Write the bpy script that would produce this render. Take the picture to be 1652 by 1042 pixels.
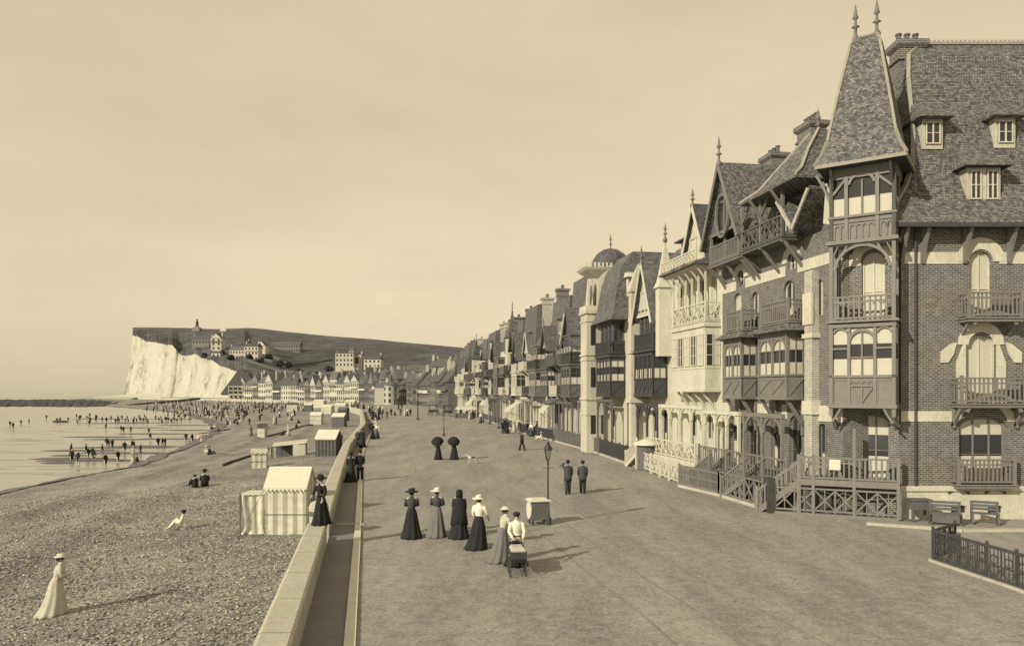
import bpy, math, random
from mathutils import Vector, Matrix
random.seed(7)
R = math.radians
scene = bpy.context.scene
COL = scene.collection
for o in list(bpy.data.objects):
    bpy.data.objects.remove(o)

# ------------------------------------------------------------------ camera
F = 1200.0; CH = 5.2; W0 = 1652.0; HZ = 632.0
cam_d = bpy.data.cameras.new('camera'); cam = bpy.data.objects.new('camera', cam_d); COL.objects.link(cam)
cam.location = (0, 0, CH); cam.rotation_euler = (R(90), 0, 0)
cam_d.sensor_width = 36; cam_d.lens = 36*F/W0; cam_d.shift_y = (HZ-521)/W0
cam_d.clip_start = 0.2; cam_d.clip_end = 60000
scene.camera = cam
# ------------------------------------------------------------------ light
SUN_EL, SUN_AZ = R(27), math.atan2(-0.73, -0.68)      # azimuth from +Y clockwise: sun behind and to the left
world = bpy.data.worlds.new('World'); scene.world = world; world.use_nodes = True
nt = world.node_tree; nt.nodes.clear()
sky = nt.nodes.new('ShaderNodeTexSky'); sky.sky_type = 'NISHITA'; sky.sun_disc = False
sky.sun_elevation = SUN_EL; sky.sun_rotation = SUN_AZ
sky.air_density = 1.0; sky.dust_density = 0.6; sky.ozone_density = 1.0
bw = nt.nodes.new('ShaderNodeSeparateColor'); gam = nt.nodes.new('ShaderNodeMath'); gam.operation = 'POWER'; gam.inputs[1].default_value = 0.26
mul = nt.nodes.new('ShaderNodeMix'); mul.data_type = 'RGBA'; mul.blend_type = 'MULTIPLY'; mul.inputs[0].default_value = 1
mul.inputs[7].default_value = (1.0*3.38, 0.835*3.38, 0.575*3.38, 1)
bg = nt.nodes.new('ShaderNodeBackground'); bg.inputs[1].default_value = 0.15
wo = nt.nodes.new('ShaderNodeOutputWorld')
nt.links.new(sky.outputs[0], bw.inputs[0]); nt.links.new(bw.outputs[2], gam.inputs[0]); nt.links.new(gam.outputs[0], mul.inputs[6])
# thin uneven high cloud
ctc = nt.nodes.new('ShaderNodeTexCoord'); cmp_ = nt.nodes.new('ShaderNodeMapping'); cmp_.inputs[3].default_value = (1.2, 1.2, 4.0); cno = nt.nodes.new('ShaderNodeTexNoise'); cno.inputs['Scale'].default_value = 1.6; cno.inputs['Detail'].default_value = 7; cno.inputs['Roughness'].default_value = 0.6
crm = nt.nodes.new('ShaderNodeMapRange'); crm.inputs[1].default_value = 0.3; crm.inputs[2].default_value = 0.7; crm.inputs[3].default_value = 0.93; crm.inputs[4].default_value = 1.06
nt.links.new(ctc.outputs['Generated'], cmp_.inputs[0]); nt.links.new(cmp_.outputs[0], cno.inputs['Vector']); nt.links.new(cno.outputs[0], crm.inputs[0])
cmx = nt.nodes.new('ShaderNodeVectorMath'); cmx.operation = 'SCALE'; nt.links.new(mul.outputs[2], cmx.inputs[0]); nt.links.new(crm.outputs[0], cmx.inputs['Scale']); nt.links.new(cmx.outputs[0], bg.inputs[0]); nt.links.new(bg.outputs[0], wo.inputs[0])
sd = bpy.data.lights.new('sun', 'SUN'); sd.energy = 4.6; sd.angle = R(0.5); sd.color = (1.0, 0.90, 0.70)
sun = bpy.data.objects.new('sun', sd); COL.objects.link(sun)
sdir = Vector((math.sin(SUN_AZ)*math.cos(SUN_EL), math.cos(SUN_AZ)*math.cos(SUN_EL), math.sin(SUN_EL)))
sun.rotation_euler = sdir.to_track_quat('Z', 'Y').to_euler(); sun.location = sdir*60
vs = scene.view_settings; vs.view_transform = 'Standard'; vs.look = 'None'; vs.gamma = 1; vs.exposure = 0.0; vs.use_curve_mapping = False

# ------------------------------------------------------------------ helpers
def gx(px, Y): return (px-826)/F*Y
def gz(py, Y): return CH-(py-HZ)*Y/F
def ground(px, py, z=0.0):
    Y = (CH-z)*F/(py-HZ); return Vector((gx(px, Y), Y, z))

def T(v, warm=1.0):
    k = 0.04*warm; c = max(0.0, 1-v/0.22)          # the print's darks are a cooler ink than its lights
    return (v*(1+k*0.5-.10*c), v*(1-k*0.3+.02*c), v*(1-k*4.0*(1-c)+.20*c), 1)

MATS = {}
def nodes_mat(name, rough=0.8):
    m = bpy.data.materials.new(name); m.use_nodes = True
    MATS[name] = m
    n = m.node_tree; b = n.nodes['Principled BSDF']; b.inputs['Roughness'].default_value = rough
    b.inputs['Specular IOR Level'].default_value = 0.25
    return m, n, b
def N(n, t, **kw):
    x = n.nodes.new(t)
    for k, v in kw.items(): setattr(x, k, v)
    return x
def ramp(n, stops):
    r = N(n, 'ShaderNodeValToRGB'); e = r.color_ramp.elements
    while len(e) < len(stops): e.new(0.5)
    for i, (p, c) in enumerate(stops): e[i].position = p; e[i].color = c
    return r
def mottled(name, v, amp=0.25, scale=1.5, rough=0.8, fine=14.0, bump=0.15, warm=1.0, streak=False):
    """paint / plaster / timber: base tone with two scales of wear"""
    m, n, b = nodes_mat(name, rough)
    tc = N(n, 'ShaderNodeTexCoord'); mp = N(n, 'ShaderNodeMapping'); mp.inputs[3].default_value = (1, 1, 0.35 if streak else 1)
    n1 = N(n, 'ShaderNodeTexNoise'); n1.inputs['Scale'].default_value = scale; n1.inputs['Detail'].default_value = 6; n1.inputs['Roughness'].default_value = 0.65
    n2 = N(n, 'ShaderNodeTexNoise'); n2.inputs['Scale'].default_value = fine; n2.inputs['Detail'].default_value = 3
    n.links.new(tc.outputs['Object'], mp.inputs[0])
    for q in (n1, n2): n.links.new(mp.outputs[0], q.inputs['Vector'])
    ad = N(n, 'ShaderNodeMath', operation='ADD'); n.links.new(n1.outputs[0], ad.inputs[0]); n.links.new(n2.outputs[0], ad.inputs[1])
    hf = N(n, 'ShaderNodeMath', operation='MULTIPLY'); hf.inputs[1].default_value = 0.5; n.links.new(ad.outputs[0], hf.inputs[0])
    r = ramp(n, [(0.30, T(v*(1-amp), warm)), (0.5, T(v, warm)), (0.70, T(min(0.85, v*(1+amp)), warm))])
    n.links.new(hf.outputs[0], r.inputs[0]); n.links.new(r.outputs[0], b.inputs['Base Color'])
    if bump:
        bp = N(n, 'ShaderNodeBump'); bp.inputs['Strength'].default_value = bump; bp.inputs['Distance'].default_value = 0.02
        n.links.new(n2.outputs[0], bp.inputs['Height']); n.links.new(bp.outputs[0], b.inputs['Normal'])
    return m
def bricky(name, c1, c2, mort, bw_, bh, msize=0.012, rough=0.85, noise=0.5, bump=0.4, offset=0.5, lo=0.55, hi=1.5, nscale=3.0):
    """coursed bricks or roof tiles, coordinates run along (x+y, z) of the part"""
    m, n, b = nodes_mat(name, rough)
    tc = N(n, 'ShaderNodeTexCoord'); sp = N(n, 'ShaderNodeSeparateXYZ'); cb = N(n, 'ShaderNodeCombineXYZ')
    ad = N(n, 'ShaderNodeMath', operation='ADD')
    n.links.new(tc.outputs['Object'], sp.inputs[0]); n.links.new(sp.outputs[0], ad.inputs[0]); n.links.new(sp.outputs[1], ad.inputs[1])
    n.links.new(ad.outputs[0], cb.inputs[0]); n.links.new(sp.outputs[2], cb.inputs[1])
    br = N(n, 'ShaderNodeTexBrick'); br.offset = offset
    br.inputs['Scale'].default_value = 1; br.inputs['Brick Width'].default_value = bw_; br.inputs['Row Height'].default_value = bh
    br.inputs['Mortar Size'].default_value = msize; br.inputs['Mortar Smooth'].default_value = 0.2; br.inputs['Bias'].default_value = 0
    br.inputs['Color1'].default_value = T(c1, .6); br.inputs['Color2'].default_value = T(c2, .6); br.inputs['Mortar'].default_value = T(mort, .8)
    n.links.new(cb.outputs[0], br.inputs['Vector'])
    n1 = N(n, 'ShaderNodeTexNoise'); n1.inputs['Scale'].default_value = nscale; n1.inputs['Detail'].default_value = 8; n1.inputs['Roughness'].default_value = 0.75
    n.links.new(tc.outputs['Object'], n1.inputs['Vector'])
    r = ramp(n, [(0.32, (lo, lo, lo, 1)), (0.68, (hi, hi, hi, 1))]); n.links.new(n1.outputs[0], r.inputs[0])
    mx = N(n, 'ShaderNodeMix'); mx.data_type = 'RGBA'; mx.blend_type = 'MULTIPLY'; mx.inputs[0].default_value = noise
    n.links.new(br.outputs['Color'], mx.inputs[6]); n.links.new(r.outputs[0], mx.inputs[7]); n.links.new(mx.outputs[2], b.inputs['Base Color'])
    bp = N(n, 'ShaderNodeBump'); bp.inputs['Strength'].default_value = bump; bp.inputs['Distance'].default_value = 0.02
    n.links.new(br.outputs['Fac'], bp.inputs['Height']); bp.invert = True
    n.links.new(bp.outputs[0], b.inputs['Normal'])
    return m
def striped(name, a, c, period, duty=0.5):
    m, n, b = nodes_mat(name, 0.85)
    tc = N(n, 'ShaderNodeTexCoord'); sp = N(n, 'ShaderNodeSeparateXYZ'); ad = N(n, 'ShaderNodeMath', operation='ADD')
    n.links.new(tc.outputs['Object'], sp.inputs[0]); n.links.new(sp.outputs[0], ad.inputs[0]); n.links.new(sp.outputs[1], ad.inputs[1])
    md = N(n, 'ShaderNodeMath', operation='PINGPONG'); md.inputs[1].default_value = period/2; n.links.new(ad.outputs[0], md.inputs[0])
    dv = N(n, 'ShaderNodeMath', operation='DIVIDE'); dv.inputs[1].default_value = period/2; n.links.new(md.outputs[0], dv.inputs[0])
    nz = N(n, 'ShaderNodeTexNoise'); nz.inputs['Scale'].default_value = 3; n.links.new(tc.outputs['Object'], nz.inputs['Vector'])
    r = ramp(n, [(duty-0.06, T(a)), (duty+0.06, T(c))]); n.links.new(dv.outputs[0], r.inputs[0])
    r2 = ramp(n, [(0.3, (.8, .8, .8, 1)), (0.7, (1.08, 1.08, 1.08, 1))]); n.links.new(nz.outputs[0], r2.inputs[0])
    mx = N(n, 'ShaderNodeMix'); mx.data_type = 'RGBA'; mx.blend_type = 'MULTIPLY'; mx.inputs[0].default_value = 1
    n.links.new(r.outputs[0], mx.inputs[6]); n.links.new(r2.outputs[0], mx.inputs[7]); n.links.new(mx.outputs[2], b.inputs['Base Color'])
    return m

white_m = mottled('white_plaster', 0.50, 0.24, 0.9, streak=True)
cream_m = mottled('cream_stone', 0.45, 0.28, 0.7, streak=True)
trimw_m = mottled('white_paint', 0.50, 0.2, 2.0)
grayw_m = mottled('grey_painted_timber', 0.175, 0.2, 2.5, 0.6)
midw_m = mottled('weathered_timber', 0.11, 0.3, 2.5, 0.7)
darkw_m = mottled('dark_timber', 0.055, 0.3, 2.5, 0.6)
soff_m = mottled('soffit_boards', 0.06, 0.3, 2.5)
glass_m, _n, _b = nodes_mat('window_glass', 0.08); _b.inputs['Base Color'].default_value = T(0.035, 0.2); _b.inputs['Specular IOR Level'].default_value = 0.5
curt_m = mottled('curtain_cloth', 0.47, 0.08, 6.0)
brick_m = bricky('dark_brick', 0.065, 0.12, 0.25, 0.24, 0.085, 0.016, noise=0.55)
brick2_m = bricky('pale_brick', 0.28, 0.36, 0.5, 0.24, 0.085, 0.014, noise=0.5)
tile_m = bricky('clay_roof_tiles', 0.07, 0.21, 0.04, 0.115, 0.08, 0.008, noise=0.75, bump=0.8, lo=0.45, hi=1.9, nscale=5.0)
slate_m = bricky('slate_roof', 0.06, 0.11, 0.04, 0.24, 0.16, 0.01, rough=0.6, noise=0.6)
slate2_m = bricky('grey_tile_roof', 0.09, 0.17, 0.06, 0.22, 0.16, 0.012, rough=0.8, noise=0.6)
ridge_m = mottled('ridge_tiles', 0.27, 0.25, 4.0)
iron_m = mottled('dark_iron', 0.06, 0.3, 4.0, 0.5)
zinc_m = mottled('zinc_grey', 0.16, 0.2, 2.0, 0.45)
concrete_m = mottled('sea_wall_stone', 0.40, 0.22, 0.7, fine=9)
def add_joints(m, period, w):
    n = m.node_tree; b = n.nodes['Principled BSDF']; src = b.inputs['Base Color'].links[0].from_socket
    tc = N(n, 'ShaderNodeTexCoord'); sp = N(n, 'ShaderNodeSeparateXYZ'); n.links.new(tc.outputs['Object'], sp.inputs[0])
    pp = N(n, 'ShaderNodeMath', operation='PINGPONG'); pp.inputs[1].default_value = period/2; n.links.new(sp.outputs[1], pp.inputs[0])
    lt = N(n, 'ShaderNodeMath', operation='LESS_THAN'); lt.inputs[1].default_value = w; n.links.new(pp.outputs[0], lt.inputs[0])
    mx = N(n, 'ShaderNodeMix'); mx.data_type = 'RGBA'; n.links.new(lt.outputs[0], mx.inputs[0]); n.links.new(src, mx.inputs[6]); mx.inputs[7].default_value = T(.2); n.links.new(mx.outputs[2], b.inputs['Base Color'])
add_joints(concrete_m, 2.3, 0.018)
canvas_m = mottled('pale_canvas', 0.56, 0.1, 2.0)
skin_m = mottled('skin', 0.42, 0.06, 4.0, bump=0)
hair_m = mottled('dark_hair', 0.03, 0.2, 9.0, bump=0.1)
cl_black = mottled('black_cloth', 0.022, 0.3, 5.0, 0.9, bump=0.2)
cl_dark = mottled('dark_grey_cloth', 0.06, 0.3, 5.0, 0.9, bump=0.2)
cl_grey = mottled('grey_cloth', 0.15, 0.2, 5.0, 0.9, bump=0.2)
cl_pale = mottled('pale_cloth', 0.42, 0.15, 5.0, 0.9, bump=0.2)
cl_white = mottled('white_cloth', 0.68, 0.1, 5.0, 0.9, bump=0.2)
straw_m = mottled('straw_hat', 0.52, 0.15, 20.0)
boot_m = mottled('black_leather', 0.02, 0.2, 5.0, 0.5)

class MB:
    def __init__(s): s.v = []; s.f = []; s.m = []
    def add(s, vs, fs, m=0):
        k = len(s.v); s.v += [tuple(p) for p in vs]
        for f in fs: s.f.append(tuple(k+i for i in f)); s.m.append(m)
    def quad(s, a, b, c, d, m=0): s.add([a, b, c, d], [(0, 1, 2, 3)], m)
    def box(s, x0, x1, y0, y1, z0, z1, m=0):
        if x1 < x0: x0, x1 = x1, x0
        if y1 < y0: y0, y1 = y1, y0
        if z1 < z0: z0, z1 = z1, z0
        s.add([(x0,y0,z0),(x1,y0,z0),(x1,y1,z0),(x0,y1,z0),(x0,y0,z1),(x1,y0,z1),(x1,y1,z1),(x0,y1,z1)],
              [(0,3,2,1),(4,5,6,7),(0,1,5,4),(1,2,6,5),(2,3,7,6),(3,0,4,7)], m)
    def beam(s, p, q, w, h=None, m=0):
        h = h or w; p = Vector(p); q = Vector(q); d = q-p
        if d.length < 1e-6: return
        d.normalize(); up = Vector((0,0,1)) if abs(d.z) < 0.95 else Vector((0,1,0))
        a = d.cross(up).normalized(); b = a.cross(d).normalized(); a *= w/2; b *= h/2
        s.add([p-a-b, p+a-b, p+a+b, p-a+b, q-a-b, q+a-b, q+a+b, q-a+b],
              [(0,3,2,1),(4,5,6,7),(0,1,5,4),(1,2,6,5),(2,3,7,6),(3,0,4,7)], m)
    def loft(s, rings, m=0, cap=True, closed=True):
        n = len(rings[0]); vs = [p for r in rings for p in r]; fs = []
        for i in range(len(rings)-1):
            for j in range(n if closed else n-1):
                k = (j+1) % n; fs.append((i*n+j, i*n+k, (i+1)*n+k, (i+1)*n+j))
        if cap and closed:
            fs.append(tuple(range(n-1, -1, -1))); fs.append(tuple((len(rings)-1)*n+j for j in range(n)))
        s.add(vs, fs, m)
    def lathe(s, cx, cy, prof, n=10, m=0, sx=1.0, sy=1.0):
        s.loft([[(cx+sx*r*math.cos(2*math.pi*j/n), cy+sy*r*math.sin(2*math.pi*j/n), z) for j in range(n)] for r, z in prof], m)
    def ball(s, c, rx, ry, rz, n=10, k=7, m=0):
        pr = []
        for i in range(k+1):
            a = -math.pi/2+math.pi*i/k
            pr.append([(c[0]+rx*max(.02, math.cos(a))*math.cos(2*math.pi*j/n), c[1]+ry*max(.02, math.cos(a))*math.sin(2*math.pi*j/n), c[2]+rz*math.sin(a)) for j in range(n)])
        s.loft(pr, m)
    def tube(s, pts, rads, n=7, m=0):
        pts = [Vector(p) for p in pts]; rings = []
        for i, p in enumerate(pts):
            d = (pts[min(i+1, len(pts)-1)]-pts[max(i-1, 0)]).normalized()
            up = Vector((0,1,0)) if abs(d.z) > 0.7 else Vector((0,0,1))
            a = d.cross(up).normalized(); b = a.cross(d).normalized()
            rings.append([p+a*rads[i]*math.cos(2*math.pi*j/n)+b*rads[i]*math.sin(2*math.pi*j/n) for j in range(n)])
        s.loft(rings, m)
    def rects(s, lv, m=0):
        s.loft([[(x0,y0,z),(x1,y0,z),(x1,y1,z),(x0,y1,z)] for x0, x1, y0, y1, z in lv], m)
    def prism(s, pts, y0, y1, m=0):
        n = len(pts)
        s.loft([[(x, y0, z) for x, z in pts], [(x, y1, z) for x, z in pts]], m)
    def arc(s, cx, cz, ri, ro, a0, a1, y0, y1, n=10, m=0):
        """solid arched band in the x-z plane"""
        rings = []
        for i in range(n+1):
            a = a0+(a1-a0)*i/n; c, t = math.cos(a), math.sin(a)
            rings.append([(cx+ri*c, y0, cz+ri*t), (cx+ro*c, y0, cz+ro*t), (cx+ro*c, y1, cz+ro*t), (cx+ri*c, y1, cz+ri*t)])
        s.loft(rings, m)
    def brace(s, p, q, sag, w=0.1, h=0.1, n=5, m=0):
        """curved timber from p to q bowing by vector sag"""
        p = Vector(p); q = Vector(q); sag = Vector(sag); last = p
        for i in range(1, n+1):
            t = i/n; c = p.lerp(q, t)+sag*(4*t*(1-t)); s.beam(last, c, w, h, m); last = c
    def build(s, name, mats, parent=None, smooth=False, loc=None):
        me = bpy.data.meshes.new(name); me.from_pydata(s.v, [], s.f); me.update()
        if not isinstance(mats, (list, tuple)): mats = [mats]
        for mm in mats: me.materials.append(mm)
        if len(mats) > 1: me.polygons.foreach_set('material_index', s.m)
        if smooth: me.polygons.foreach_set('use_smooth', [True]*len(me.polygons))
        o = bpy.data.objects.new(name, me); COL.objects.link(o)
        if parent: o.parent = parent
        if loc is not None: o.location = loc
        return o
def tag(o, label, cat, group=None):
    o['label'] = label; o['category'] = cat
    if group: o['group'] = group
    return o
def thing(name, label, cat, loc=(0,0,0), rz=0, group=None):
    o = bpy.data.objects.new(name, None); COL.objects.link(o); o.location = loc; o.rotation_euler = (0,0,rz)
    o.empty_display_size = 0.3
    return tag(o, label, cat, group)
def struct(o, kind='structure'): o['kind'] = kind; return o
def copy_tree(o, parent=None):
    c = o.copy(); COL.objects.link(c)
    if parent: c.parent = parent
    for ch in [x for x in bpy.data.objects if x.parent == o]: copy_tree(ch, c)
    return c
def lerpline(P, t_key, key=1, val=0):
    """interpolate polyline P of (X,Y) by Y"""
    if t_key <= P[0][1]: a, b = P[0], P[1]
    elif t_key >= P[-1][1]: a, b = P[-2], P[-1]
    else:
        for a, b in zip(P, P[1:]):
            if a[1] <= t_key <= b[1]: break
    return a[0]+(b[0]-a[0])*(t_key-a[1])/(b[1]-a[1])

# ================================================================== SETTING
SEA = -3.0
WALLK = [(3.7,-20),(-1.0,4),(-3.2,15.2),(-5.8,28.6),(-8.5,42.2),(-12.7,63.7),(-20,107.6),(-37,190),(-62,271),(-112,390),(-184,480),(-300,600),(-420,720)]
SHORE = [(-40,-20),(-39,4),(-39,15.2),(-39,28.6),(-39.5,45),(-41.5,68),(-41,80),(-46,100),(-54,129),(-67,170),(-92,220),(-120,273),(-174,351),(-230,420),(-330,560),(-460,720)]
def kerbX(Y): return lerpline(WALLK, Y)
def beach_z(X, Y):
    # distance fraction between wall and shore along X
    a = kerbX(Y)-1.75; b = lerpline(SHORE, Y)
    t = (a-X)/(a-b)
    z = -0.8-0.22*min(max(t, -.2), 1.6)-1.98*max(t-0.05, 0)**1.15 if t < 1 else -3.0-2.2*(t-1)
    # storm berms parallel to the water
    for c, hgt in ((0.36, .26), (0.62, .30), (0.86, .16)):
        d = t-c-0.02*math.sin(Y*0.11+c*9)
        z += hgt*math.exp(-(d/0.035)**2) if d < 0 else hgt*math.exp(-(d/0.09)**2)
    z += 0.05*math.sin(X*1.3+Y*.7)*math.sin(Y*.9-X*.4)*math.exp(-Y/90.0)
    return z
def onbeach(px, py):
    lo, hi = 8.0, 700.0
    z = -1.2
    for _ in range(30):
        Y = (CH-z)*F/(py-HZ); X = gx(px, Y); z = 0.5*z+0.5*max(beach_z(X, Y), SEA)
    return Vector((X, Y, z))

# materials of the ground
def ground_mat(name, base, amp, scales, rough=0.95, bump=0.3, bdist=0.03, specks=None, stretch=None):
    m, n, b = nodes_mat(name, rough)
    tc = N(n, 'ShaderNodeTexCoord'); mp = N(n, 'ShaderNodeMapping')
    if stretch: mp.inputs[2].default_value = (0, 0, stretch[0]); mp.inputs[3].default_value = (stretch[1], stretch[2], 1)
    n.links.new(tc.outputs['Object'], mp.inputs[0])
    acc = None
    for sc, wgt in scales:
        t = N(n, 'ShaderNodeTexNoise'); t.inputs['Scale'].default_value = sc; t.inputs['Detail'].default_value = 7; t.inputs['Roughness'].default_value = 0.7
        n.links.new((mp if sc < 1 else tc).outputs[0 if sc < 1 else 'Object'], t.inputs['Vector'])
        w = N(n, 'ShaderNodeMath', operation='MULTIPLY_ADD'); w.inputs[1].default_value = wgt; w.inputs[2].default_value = -0.5*wgt
        n.links.new(t.outputs[0], w.inputs[0])
        if acc is None: acc = w
        else:
            a = N(n, 'ShaderNodeMath', operation='ADD'); n.links.new(acc.outputs[0], a.inputs[0]); n.links.new(w.outputs[0], a.inputs[1]); acc = a
    if specks:
        v = N(n, 'ShaderNodeTexVoronoi'); v.inputs['Scale'].default_value = specks[0]; n.links.new(tc.outputs['Object'], v.inputs['Vector'])
        bwn = N(n, 'ShaderNodeRGBToBW'); n.links.new(v.outputs['Color'], bwn.inputs[0])
        w = N(n, 'ShaderNodeMath', operation='MULTIPLY_ADD'); w.inputs[1].default_value = specks[1]; w.inputs[2].default_value = -0.5*specks[1]
        n.links.new(bwn.outputs[0], w.inputs[0])
        a = N(n, 'ShaderNodeMath', operation='ADD'); n.links.new(acc.outputs[0], a.inputs[0]); n.links.new(w.outputs[0], a.inputs[1]); acc = a
    sh = N(n, 'ShaderNodeMath', operation='ADD'); sh.inputs[1].default_value = 0.5; n.links.new(acc.outputs[0], sh.inputs[0])
    r = ramp(n, [(0.2, T(base*(1-amp), .6)), (0.5, T(base, .6)), (0.8, T(base*(1+amp), .6))]); n.links.new(sh.outputs[0], r.inputs[0])
    n.links.new(r.outputs[0], b.inputs['Base Color'])
    bp = N(n, 'ShaderNodeBump'); bp.inputs['Strength'].default_value = bump; bp.inputs['Distance'].default_value = bdist
    n.links.new(sh.outputs[0], bp.inputs['Height']); n.links.new(bp.outputs[0], b.inputs['Normal'])
    return m
prom_m = ground_mat('trodden_gravel', 0.255, 0.42, [(0.05, .4), (0.5, .9), (2.6, .8), (11, 1.3)], bump=0.4, bdist=0.02, stretch=(-0.17, 1.0, 0.22))
shingle_m = ground_mat('shingle', 0.225, 0.7, [(0.05, .5), (0.3, .8), (5.0, .7)], bump=0.8, bdist=0.035, specks=(20.0, .7))
walk_m = ground_mat('shaded_gutter', 0.19, 0.25, [(0.4, .6), (3, .5), (20, .4)])  # shade of the sea wall put into the gutter colour, darker than the promenade
chalk_m = None
def chalk():
    m, n, b = nodes_mat('chalk', 0.95)
    tc = N(n, 'ShaderNodeTexCoord'); mp = N(n, 'ShaderNodeMapping'); mp.inputs[3].default_value = (0.06, 0.02, 0.018)
    t = N(n, 'ShaderNodeTexNoise'); t.inputs['Scale'].default_value = 1; t.inputs['Detail'].default_value = 9; t.inputs['Roughness'].default_value = 0.7
    n.links.new(tc.outputs['Object'], mp.inputs[0]); n.links.new(mp.outputs[0], t.inputs['Vector'])
    t2 = N(n, 'ShaderNodeTexNoise'); t2.inputs['Scale'].default_value = 0.16; t2.inputs['Detail'].default_value = 6; t2.inputs['Roughness'].default_value = .8
    n.links.new(tc.outputs['Object'], t2.inputs['Vector'])
    mn = N(n, 'ShaderNodeMath', operation='MULTIPLY_ADD'); mn.inputs[1].default_value = 0.75
    n.links.new(t2.outputs[0], mn.inputs[0]); n.links.new(t.outputs[0], mn.inputs[2])
    r = ramp(n, [(0.66, T(.12)), (0.75, T(.30)), (0.84, T(.42)), (1.1, T(.47))]); n.links.new(mn.outputs[0], r.inputs[0]); n.links.new(r.outputs[0], b.inputs['Base Color'])
    bp = N(n, 'ShaderNodeBump'); bp.inputs['Strength'].default_value = 0.5; bp.inputs['Distance'].default_value = 1.2
    n.links.new(mn.outputs[0], bp.inputs['Height']); n.links.new(bp.outputs[0], b.inputs['Normal'])
    return m
chalk_m = chalk()
turf_m = ground_mat('downland_turf', 0.08, 0.7, [(0.006, 1.0), (0.04, 1.0), (0.2, .8)], bump=0.2, bdist=1.0)
reef_m = ground_mat('weedy_rocks', 0.06, 0.6, [(0.02, .5), (0.2, .8), (1.0, .5)], bump=0.6, bdist=0.6)
def sea_mat():
    m, n, b = nodes_mat('sea_water', 0.22); b.inputs['Base Color'].default_value = T(.30); b.inputs['Specular IOR Level'].default_value = 0.6
    tc = N(n, 'ShaderNodeTexCoord'); mp = N(n, 'ShaderNodeMapping'); mp.inputs[3].default_value = (0.25, 1.0, 1.0)
    t = N(n, 'ShaderNodeTexNoise'); t.inputs['Scale'].default_value = 0.9; t.inputs['Detail'].default_value = 5
    n.links.new(tc.outputs['Object'], mp.inputs[0]); n.links.new(mp.outputs[0], t.inputs['Vector'])
    bp = N(n, 'ShaderNodeBump'); bp.inputs['Strength'].default_value = 0.12; bp.inputs['Distance'].default_value = 0.15
    n.links.new(t.outputs[0], bp.inputs['Height']); n.links.new(bp.outputs[0], b.inputs['Normal'])
    return m
sea_m = sea_mat()

# sea
mb = MB(); mb.quad((-30000,-200,SEA), (3000,-200,SEA), (3000,40000,SEA), (-30000,40000,SEA)); struct(mb.build('sea', sea_m))

# shingle beach
def frange(a, b, n): return [a+(b-a)*i/n for i in range(n+1)]
mb = MB(); YS = []; y = -15.0
while y < 700: YS.append(y); y += 0.45 if y < 60 else (1.6 if y < 150 else 8)
TS = frange(-0.02, 1.0, 78)+frange(1.05, 1.8, 12)
vv = []
for Y in YS:
    a = kerbX(Y)-1.55; b = lerpline(SHORE, Y)
    for t in TS:
        X = a+(b-a)*t; vv.append((X, Y, beach_z(X, Y)+(random.uniform(-.02, .02) if 0 < t < 1 else 0)))
n = len(TS); ff = [(i*n+j, (i+1)*n+j, (i+1)*n+j+1, i*n+j+1) for i in range(len(YS)-1) for j in range(n-1)]
mb.add(vv, [tuple(reversed(f)) for f in ff]); struct(mb.build('beach', shingle_m, smooth=True))
# loose pebbles catching the light on the near beach (uncountable)
mb = MB(); rp = random.Random(3)
for _ in range(24000):
    Y = 9+rp.random()**1.6*42; a = kerbX(Y)-1.9
    X = a-rp.random()*min(34, (826/F*Y)*1.05+a if Y < 45 else 30)
    if X < lerpline(SHORE, Y)+1: continue
    z = beach_z(X, Y); r = rp.uniform(.016, .042)*(1+Y/50); h = r*rp.uniform(.4, .7); an = rp.random()*3; mi = rp.choice((0,0,1,1,2))
    c, s_ = math.cos(an), math.sin(an)
    P = [(X+r*c*u-r*.7*s_*w, Y+r*s_*u+r*.7*c*w, z+.01) for u, w in ((1,0),(.4,.9),(-.7,.7),(-1,-.2),(-.1,-1))]
    Q = [(X+(p[0]-X)*.55, Y+(p[1]-Y)*.55, z+h) for p in P]
    mb.loft([P, Q], mi)
struct(mb.build('pebbles', [mottled('pebble_pale', .40, .2), mottled('pebble_mid', .21, .2), mottled('pebble_dark', .08, .3)]), 'stuff')

# promenade sheet (reaches under the houses)
mb = MB(); vv = []; YS2 = [-25, 4, 15.2, 28.6, 42.2, 63.7, 107.6, 190, 271, 390, 480, 600, 720]
for Y in YS2:
    x0 = kerbX(Y); vv += [(x0+(700-x0)*t, Y, 0) for t in (0, .03, .1, .3, 1)]
ff = [(i*5+j, i*5+j+1, (i+1)*5+j+1, (i+1)*5+j) for i in range(len(YS2)-1) for j in range(4)]
mb.add(vv, ff); struct(mb.build('promenade', prom_m))
def ribbon(offs, z0, z1, name, m, Ya=-20, Yb=600, parent=None, profile=None):
    """solid strip following the sea wall; offs = (left, right) offsets from the kerb line"""
    mb = MB(); rings = []
    ys = [Y for Y in frange(Ya, min(Yb, 120), max(2, int((min(Yb,120)-Ya)/2.2)))]+[Y for Y in (150,190,230,271,330,390,430,480,540,600) if 120 < Y <= Yb]
    for Y in ys:
        k = kerbX(Y); a, b = (k+offs[0], k+offs[1]) if offs else (0, 0)
        rings.append([(a,Y,z0),(b,Y,z0),(b,Y,z1),(a,Y,z1)] if not profile else [(k+u,Y,w) for u, w in profile])
    mb.loft(rings); return mb.build(name, m, parent)
struct(ribbon((-1.15,-0.24), -0.35, -0.015, 'gutter_path', walk_m))
struct(ribbon((-0.24,0.0), -0.3, 0.06, 'kerb', mottled('kerb_stone', .55, .15)))
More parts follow.
